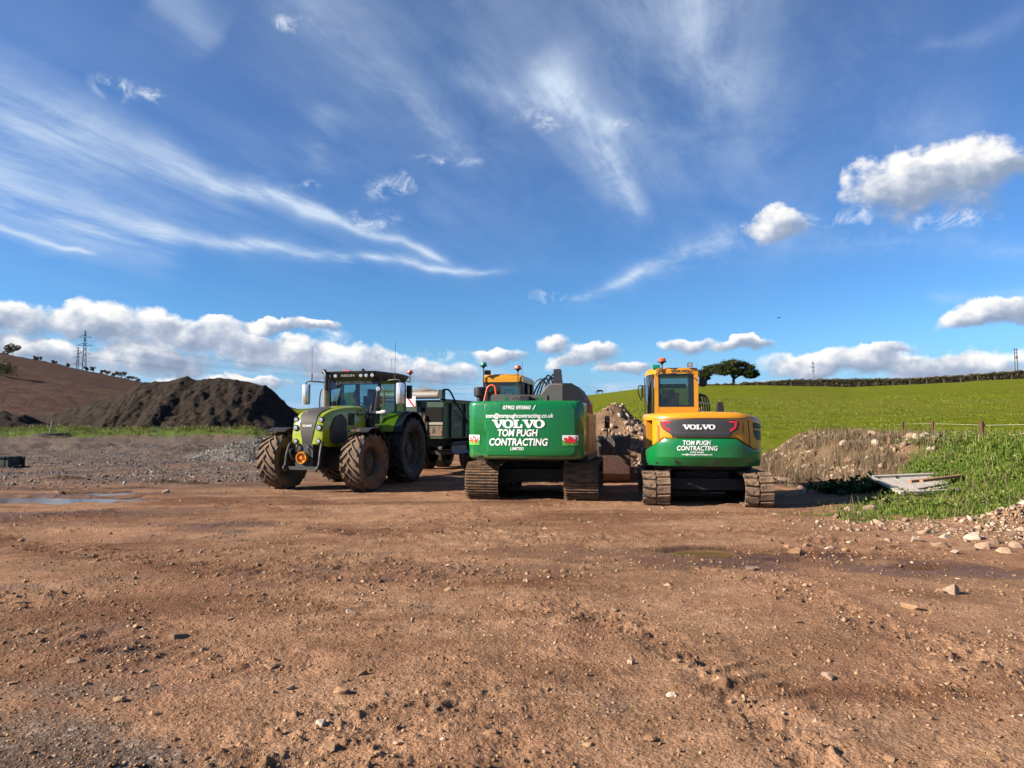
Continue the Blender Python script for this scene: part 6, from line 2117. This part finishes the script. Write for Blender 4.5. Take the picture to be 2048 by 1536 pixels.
# ------------------------------------------------------------------ field-edge fence of rusty tube posts
RUST = muddy('rusty_post', (.095, .032, .018), .25, mudcol=(.13, .05, .028))
POSTS = [((1963, 842), 20.0), ((1865, 841), 28.0), ((1805, 843), 35.0), ((1759, 849), 45.0)]
tops = []
for i, (pp, d) in enumerate(POSTS):
    tp = at(pp[0], pp[1], d)
    g_ = max(gz(tp.x, tp.y), float(field_fn(np.array([tp.x]), np.array([tp.y]))[0]))
    b0 = min(g_ - .1, tp.z - .6)
    t_ = thing('fence_post', ['rusty tube post rising from the thick green bank grass, wire at its top', 'rusty tube post where the bank grass meets the pale rubble', 'rusty tube post just behind the pale rubble slope', 'short rusty post at the far end of the wire, deep in the pasture'][i], 'post', (tp.x, tp.y, b0), 0, 'rusty posts along the field edge')
    q_ = MB()
    q_.cyl((0, 0, 0), (0, 0, tp.z - b0), .052, n=14)
    q_.build('tube', RUST, t_, bevel=.006)
    q_ = MB()
    q_.box((.06, 0, tp.z - b0 - .12), (.06, .04, .05))
    q_.build('insulator', BLK, t_)
    tops.append(Vector((tp.x + .09, tp.y, tp.z - .12)))
e_ = at(2300, 845, 14.0)
q_ = MB()
q_.tube([e_] + tops, .006, 5)
o = q_.build('fence_wire', plain('pale_wire', (.42, .42, .30), .5))
tag(o, 'thin pale electric fence wire strung between the rusty posts', 'wire')

# ------------------------------------------------------------------ hedge, posts and oak on the skyline
def crest(px, back=0.0):
    a = azel(px, 770)[0]
    d = 230.0 + back
    x = d * math.tan(a)
    return Vector((x, d, float(field_fn(np.array([x]), np.array([d]))[0])))
HEDGE = mat('hedge_leaves', leaf_mat([(0, (.048, .046, .018)), (.5, (.100, .086, .034)), (.85, (.145, .115, .050)), (1, (.19, .115, .058))], .15))
hd_ = thing('hedge', 'long trimmed brown green hedge along the top of the pasture', 'hedge')
q = np.random.RandomState(41)
top = np.array([(1395, 769), (1450, 768), (1520, 763.5), (1600, 759), (1700, 758), (1800, 757), (1900, 752), (2048, 740), (2200, 728)])
n = 40000
px = q.uniform(1395, 2190, n)
d = 233 + q.uniform(-1, 1.2, n)
X = np.array([(p - 1024) / FPX for p in px]) * d
zt = np.interp(px, top[:, 0], [at(a, b, 233).z for a, b in top])
zb = np.interp(np.arctan2(X, d), CRA, CRZ) - .3
u = q.uniform(0, 1, n) ** .8
Z = zb + (zt - zb + .55 * fbm(X / 2.0, X * 0, 4, 801)) * u
leaves('foliage', np.stack([X, d, Z], 1), q.uniform(.22, .5, n), HEDGE, 42, hd_, .2)
mb = MB()
rings = []
for p in np.linspace(1400, 2190, 160):
    x_ = (p - 1024) / FPX * 233
    t_ = float(np.interp(p, top[:, 0], [at(a, b, 233).z for a, b in top])) - .35
    b_ = float(np.interp(math.atan2(x_, 233), CRA, CRZ)) - .6
    rings.append([(x_, 232.2, b_), (x_, 232.4, t_), (x_, 233.6, t_), (x_, 233.8, b_)])
mb.loft(rings)
mb.build('stem_mass', plain('twigs', (.028, .024, .015), .9), hd_)
# far green strip behind the hedge on the right
WOODP = plain('weathered_post', (.22, .19, .15), .85)
for i, px in enumerate(list(range(1480, 2048, 34)) + [1210, 1226, 1243, 1259, 1275]):
    c_ = crest(px, -3 if px > 1300 else 4)
    q_ = MB()
    q_.cyl((c_.x, c_.y, c_.z - .4), (c_.x, c_.y, c_.z + (1.25 if px > 1300 else 1.6)), .05, .045, 8)
    o = q_.build('fence_post', WOODP)
    lab = 'small pale wooden post in the line before the hedge' if px > 1300 else 'thin wooden post on the skyline near the grazing horse'
    tag(o, lab, 'post', 'posts before the hedge' if px > 1300 else 'posts on the horse skyline')
OAK = mat('oak_leaves', leaf_mat([(0, (.014, .022, .006)), (.5, (.032, .045, .010)), (.85, (.065, .075, .018)), (1, (.10, .082, .026))], .2))
BARK = plain('oak_bark', (.045, .036, .028), .95, scale=3)
def tree(name, label, base, height, width, seed, nleaf, trunk_h, lobes, leaf=.42, group=None, lm=None):
    t_ = thing(name, label, 'tree', base, 0, group)
    q = np.random.RandomState(seed)
    mb = MB()
    r0 = .055 * height
    mb.tube([(0, 0, -.8), (.05, 0, trunk_h * .5), (.1, 0, trunk_h)], [r0 * 1.3, r0, r0 * .85], 10)
    tr_ = mb.build('trunk', BARK, t_)
    pos = []
    for i, (lx, ly, lz, lr, lh) in enumerate(lobes):
        L = MB()
        e = Vector((lx * .8, ly * .8, lz))
        L.tube([(.1, 0, trunk_h * .75), Vector((.1, 0, trunk_h)).lerp(e, .4) + Vector((0, 0, .3)), e], [r0 * .5, r0 * .3, r0 * .10], 7, 4)
        L.build('limb', BARK, tr_)
        n = int(nleaf / len(lobes))
        # clumps inside each lobe
        nc = 16
        cc = q.normal(0, 1, (nc, 3))
        cc /= np.linalg.norm(cc, axis=1)[:, None]
        cc *= q.uniform(.45, 1.0, nc)[:, None] ** .6
        w_ = q.randint(0, nc, n)
        pt = cc[w_] + q.normal(0, .20, (n, 3))
        pos.append(pt * np.array([lr, lr, lh]) + np.array([lx, ly, lz]))
    pos = np.concatenate(pos)
    leaves('crown', pos, q.uniform(.6, 1.25, len(pos)) * leaf, lm or OAK, seed + 1, t_, .5)
    return t_
ob = crest(1467, 6)
ob.z = at(1467, 768, 236).z
tree('oak_tree', 'broad dark oak with spreading crown at the hedge end on the skyline', ob, 8.4, 16, 51, 30000, 2.0,
     [(-4.4, 0, 4.9, 2.4, 1.9), (-1.9, .6, 5.6, 2.6, 2.0), (.8, -.5, 5.9, 2.7, 2.0), (3.4, .4, 5.4, 2.6, 2.0), (5.6, 0, 4.3, 2.2, 1.8), (7.0, .2, 3.2, 1.4, 1.2), (2.5, .8, 4.2, 2.4, 1.2), (-3.0, -.8, 3.9, 2.3, 1.1), (4.8, -.6, 3.3, 1.9, 1.1), (-.2, .2, 4.4, 2.4, 1.1)])
ob = crest(1412, 8)
ob.z = at(1416, 770, 238).z
tree('oak_tree', 'smaller dark oak leaning against the broad oak behind the yellow cab', ob, 6.2, 7, 61, 13000, 1.6,
     [(-.9, 0, 3.6, 1.7, 1.6), (.8, .4, 4.6, 1.9, 1.5), (1.9, -.3, 5.3, 1.7, 1.3), (-.3, .3, 2.4, 1.4, 1.0)])
# shrubs along the brown hill's skyline
def hill_pt(px, back=0.0):
    a = azel(px, 750)[0]
    d = 219.0 + back
    x_ = d * math.tan(a)
    return Vector((x_, d, float(hill_fn(np.array([x_]), np.array([d]))[0])))
SHRUBM = mat('shrub_leaves', leaf_mat([(0, (.035, .040, .016)), (.5, (.070, .072, .026)), (1, (.12, .10, .045))], .2))
SHRUBS = [(24, 3.2, 'round dark bush standing alone on the brown ridge'), (70, 1.2, None), (78, 1.2, None), (107, 1.3, None), (136, 1.0, None), (172, 1.1, None), (186, 1.5, None), (205, 1.2, None), (215, 1.7, None), (228, 1.5, None), (237, 1.9, None), (250, 2.2, None), (262, 1.6, None), (276, 1.6, None)]
for i, (px, hh_, lab) in enumerate(SHRUBS):
    p = hill_pt(px)
    t_ = thing('shrub', lab or ('tiny bush on the bare brown ridge between the round bush and the pylons' if px < 150 else 'small scrubby bush on the brown ridge between pylons and soil heap'), 'bush', p, 0, None if lab else ('tiny bushes on the bare ridge' if px < 150 else 'bushes along the brown ridge'))
    q = np.random.RandomState(900 + i)
    n = 1100 if lab else 170
    v = q.normal(0, 1, (n, 3))
    v /= np.linalg.norm(v, axis=1)[:, None]
    v *= q.uniform(.3, 1, n)[:, None] ** .5
    w_ = hh_ * (.62 if not lab else .72)
    cl = q.uniform(-.75, .75, (7, 3))
    v = v * .48 + cl[q.randint(0, 7, n)]
    leaves('foliage', v * np.array([w_, w_, hh_ * .5]) + np.array([0, 0, hh_ * .5]), q.uniform(.25, .55, n), SHRUBM, 950 + i, t_)
    mb = MB()
    mb.tube([(0, 0, -.3), (0, .02, hh_ * .6)], [.09, .04], 6)
    mb.build('stem', BARK, t_)
p = at(6, 800, 150)
t_ = thing('shrub', 'scrubby bush low on the brown slope above the small soil mound', 'bush', (p.x, p.y, float(hill_fn(np.array([p.x]), np.array([p.y]))[0])))
q = np.random.RandomState(990)
v = q.normal(0, .5, (700, 3)) * np.array([2.4, 2, 1.5]) + np.array([0, 0, 1.8])
leaves('foliage', v, q.uniform(.25, .5, 700), SHRUBM, 991, t_)

# ------------------------------------------------------------------ pylons and power line
PYL = plain('galvanised_lattice', (.20, .21, .225), .6, .2)
def pylon(label, base, height, group='steel pylons'):
    t_ = thing('pylon', label, 'pylon', base, R(25), group)
    H_ = height
    def wd(z):
        return np.interp(z / H_, [0, .45, .75, 1], [.105, .048, .030, .010]) * H_
    lv = [0, .16, .30, .42, .52, .61, .69, .76, .83, .90, .96, 1.0]
    mb = MB()
    r = .0030 * H_
    for a_, b_ in zip(lv[:-1], lv[1:]):
        za, zb_ = a_ * H_, b_ * H_
        wa_, wb_ = wd(za) / 2, wd(zb_) / 2
        cs = [(-1, -1), (1, -1), (1, 1), (-1, 1)]
        for k_ in range(4):
            (ax, ay), (bx, by) = cs[k_], cs[(k_ + 1) % 4]
            mb.tube([(ax * wa_, ay * wa_, za), (ax * wb_, ay * wb_, zb_)], r * 1.3, 4)
            mb.tube([(ax * wa_, ay * wa_, za), (bx * wb_, by * wb_, zb_)], r * .7, 4)
            mb.tube([(bx * wa_, by * wa_, za), (ax * wb_, ay * wb_, zb_)], r * .7, 4)
    mb.build('tower', PYL, t_, smooth=False)
    ends = []
    for zf, wf in ((.66, .085), (.78, .105), (.90, .08)):
        mb = MB()
        z_ = zf * H_
        for s in (-1, 1):
            e_ = (s * wf * H_, 0, z_)
            for yy in (-1, 1):
                mb.tube([(s * wd(z_) / 2, yy * wd(z_) / 2, z_), e_], r * .9, 4)
                mb.tube([(s * wd(z_) / 2, yy * wd(z_) / 2, z_ + .035 * H_), e_], r * .9, 4)
            ends.append(Matrix.Rotation(R(25), 3, 'Z') @ Vector((e_[0], 0, z_ - .03 * H_)) + Vector(base))
        mb.build('cross_arm', PYL, t_, smooth=False)
    return ends
pb = at(166, 800, 700); pt_ = at(166, 661, 700)
e1 = pylon('tall steel lattice pylon rising behind the brown ridge', (pb.x, pb.y, pb.z), pt_.z - pb.z)
pb = at(153, 795, 980); pt_ = at(153, 694, 980)
pylon('shorter lattice pylon close beside the tall one on the ridge', (pb.x, pb.y, pb.z), pt_.z - pb.z)
pb = at(1627, 785, 900); pt_ = at(1627, 721, 900)
e3 = pylon('grey lattice pylon standing beyond the hedge', (pb.x, pb.y, pb.z), pt_.z - pb.z)
WIRE = plain('power_wire', (.10, .11, .12), .6)
for i, s_ in enumerate(e1):
    e_ = at(1180 + 30 * (i % 2), 790 - 8 * (i // 2), 1100)
    pts = [s_.lerp(e_, t) - Vector((0, 0, 14 * 4 * t * (1 - t))) for t in np.linspace(0, 1, 24)]
    mb = MB()
    mb.tube(pts, .07, 4)
    o = mb.build('power_line', WIRE, None)
    tag(o, 'thin sagging power cable running from the tall pylon', 'cable', 'power cables')
# twin-pole at the hedge end
c_ = crest(2034, 6)
t_ = thing('utility_pole', 'twin wooden power pole beside the hedge on the skyline', 'utility pole', (c_.x, c_.y, c_.z))
zt_ = at(2034, 697, c_.y).z - c_.z
for s in (-.45, .45):
    mb = MB()
    mb.cyl((s, 0, -.5), (s * .8, 0, zt_), .15, .11, 10)
    mb.build('pole', plain('creosote_pole', (.06, .045, .035), .9), t_)
for z_ in (zt_ - .3, zt_ - 1.5, zt_ - 3.2):
    mb = MB()
    mb.box((0, 0, z_), (1.5 if z_ > zt_ - 1 else 1.1, .14, .16))
    mb.build('cross_arm', MATS['creosote_pole'], t_)
mb = MB()
mb.box((0, -.2, zt_ - 3.0), (.7, .5, .9))
mb.build('transformer', PYL, t_, bevel=.05)

# ------------------------------------------------------------------ grazing horse on the skyline
def skin_mesh(name, nodes, edges, m):
    me = bpy.data.meshes.new(name)
    me.from_pydata([n[0] for n in nodes], edges, [])
    o = bpy.data.objects.new(name, me)
    COL.objects.link(o)
    sk_ = o.modifiers.new('skin', 'SKIN')
    for i, n in enumerate(nodes):
        me.skin_vertices[0].data[i].radius = (n[1], n[1] if len(n) < 3 else n[2])
    me.skin_vertices[0].data[0].use_root = True
    su = o.modifiers.new('sub', 'SUBSURF')
    su.levels = su.render_levels = 2
    dg = bpy.context.evaluated_depsgraph_get()
    dg.update()
    me2 = bpy.data.meshes.new_from_object(o.evaluated_get(dg))
    bpy.data.objects.remove(o)
    me2.materials.clear()
    me2.materials.append(m)
    me2.shade_smooth()
    return me2
hn = [((0, 0, 1.15), .30), ((.45, 0, 1.15), .30), ((.85, 0, 1.22), .28), ((-.40, 0, 1.12), .30), ((-.78, 0, 1.18), .24), ((-1.05, 0, .92), .15), ((-1.32, 0, .58), .11), ((-1.42, 0, .32), .10), ((-1.52, 0, .08), .07),
      ((-.70, .15, .80), .12), ((-.70, .15, .45), .065), ((-.72, .15, .05), .06), ((-.55, -.15, .80), .12), ((-.50, -.15, .45), .065), ((-.50, -.15, .05), .06),
      ((.85, .16, .82), .15), ((.98, .16, .52), .075), ((.93, .16, .05), .06), ((.72, -.16, .82), .15), ((.82, -.16, .52), .075), ((.76, -.16, .05), .06), ((1.08, 0, 1.12), .07), ((1.18, 0, .70), .05)]
he = [(0, 1), (1, 2), (0, 3), (3, 4), (4, 5), (5, 6), (6, 7), (7, 8), (3, 9), (9, 10), (10, 11), (3, 12), (12, 13), (13, 14), (2, 15), (15, 16), (16, 17), (2, 18), (18, 19), (19, 20), (2, 21), (21, 22)]
c_ = crest(1199, 0)
ho = link('horse', skin_mesh('horse', hn, he, plain('black_coat', (.010, .009, .008), .6)))
ho.location = (c_.x, c_.y - .5, c_.z - .16)
ho.rotation_euler = (0, 0, R(10))
ho.scale = (1.0, 1.0, 1.0)
tag(ho, 'black horse grazing on the skyline of the green field', 'horse')

# ------------------------------------------------------------------ odds and ends on the left
p = on_ground(-20, 934)
t_ = thing('steel_trough', 'low dark steel trough on short legs at the edge of the gravel', 'trough', (p.x, p.y, gz(p.x, p.y)), R(-4))
TRO = muddy('dark_trough_paint', (.020, .026, .022), .3)
mb = MB()
mb.bb(-1.6, .95, -.45, -.41, .06, .42)
mb.bb(-1.6, .95, .41, .45, .06, .42)
mb.bb(.91, .95, -.41, .41, .06, .42)
mb.bb(-1.6, -1.56, -.41, .41, .06, .42)
mb.bb(-1.56, .91, -.41, .41, .06, .10)
mb.build('body', TRO, t_, bevel=.008)
mb = MB()
mb.bb(-1.64, .99, -.50, -.44, .40, .44)
mb.build('rim', TRO, t_, bevel=.006)
for sx, sy in ((-1.5, -.4), (-1.5, .4), (1.05, -.4), (1.05, .4)):
    mb = MB()
    mb.bb(sx - .05, sx + .05, sy - .04, sy + .04, -.05, .42)
    mb.build('leg', TRO, t_)
p = on_ground(104, 884)
t_ = thing('pipe_stand', 'thin green metal stand with coiled pipe at its foot by the berm', 'stand', (p.x, p.y, gz(p.x, p.y)))
GM = plain('green_metal', (.02, .075, .045), .5)
for a_ in (0, 2.1, 4.2):
    mb = MB()
    mb.tube([(.42 * math.cos(a_), .42 * math.sin(a_), -.05), (.05 * math.cos(a_), .05 * math.sin(a_), 1.5)], .03, 6)
    mb.build('leg', GM, t_)
mb = MB()
mb.tube([(0, 0, 1.3), (0, 0, 1.75)], .04, 8)
mb.box((0, 0, 1.72), (.22, .12, .10))
mb.build('head', GM, t_)
mb = MB()
mb.tube([(.9 * math.cos(a_) * (1 + .2 * math.sin(3 * a_)) * 1.6, .5 * math.sin(a_), .06 + .02 * a_) for a_ in np.linspace(0, 13, 60)], .05, 6)
mb.build('coiled_pipe', HOSE, t_)
# clod of turned mud in the yard
for i, (px, py, w_, lab) in enumerate(((130, 958, .75, 'flat dark clod of turned mud on the gravelly earth'), (325, 966, .6, 'lumpy mud ridge between the puddles and the gravel'), (385, 968, .5, 'short dark mud lump near the tractor'))):
    p = on_ground(px, py)
    f = heap_surface((p.x, p.y), w_, .16, .10, 1000 + i, .035, 1.2, .12)
    o = heap_mesh('mud_clod', (p.x, p.y), w_, .16, f, mat('turned_mud', earth_mat((.025, .016, .011), (.06, .037, .024), (.11, .07, .045), 3)), 60)
    o.location = (p.x, p.y, gz(p.x, p.y))
    tag(o, lab, 'clod')
# a bird far off
p = at(1558, 636, 90)
mb = MB()
mb.tube([(-.18, 0, 0), (0, 0, .03), (.2, 0, 0)], [.02, .06, .02], 8)
b_ = mb.build('bird', BLK)
b_.location = p
tag(b_, 'small dark bird gliding against the blue sky', 'bird')
for s in (-1, 1):
    mb = MB()
    mb.loft([[(-.08, 0, .02), (.08, 0, .02), (.08, 0, .03), (-.08, 0, .03)], [(-.06, s * .28, .10), (.06, s * .28, .10), (.06, s * .28, .105), (-.06, s * .28, .105)], [(-.10, s * .55, .03), (-.06, s * .55, .03), (-.06, s * .55, .034), (-.10, s * .55, .034)]])
    mb.build('wing', BLK, b_)
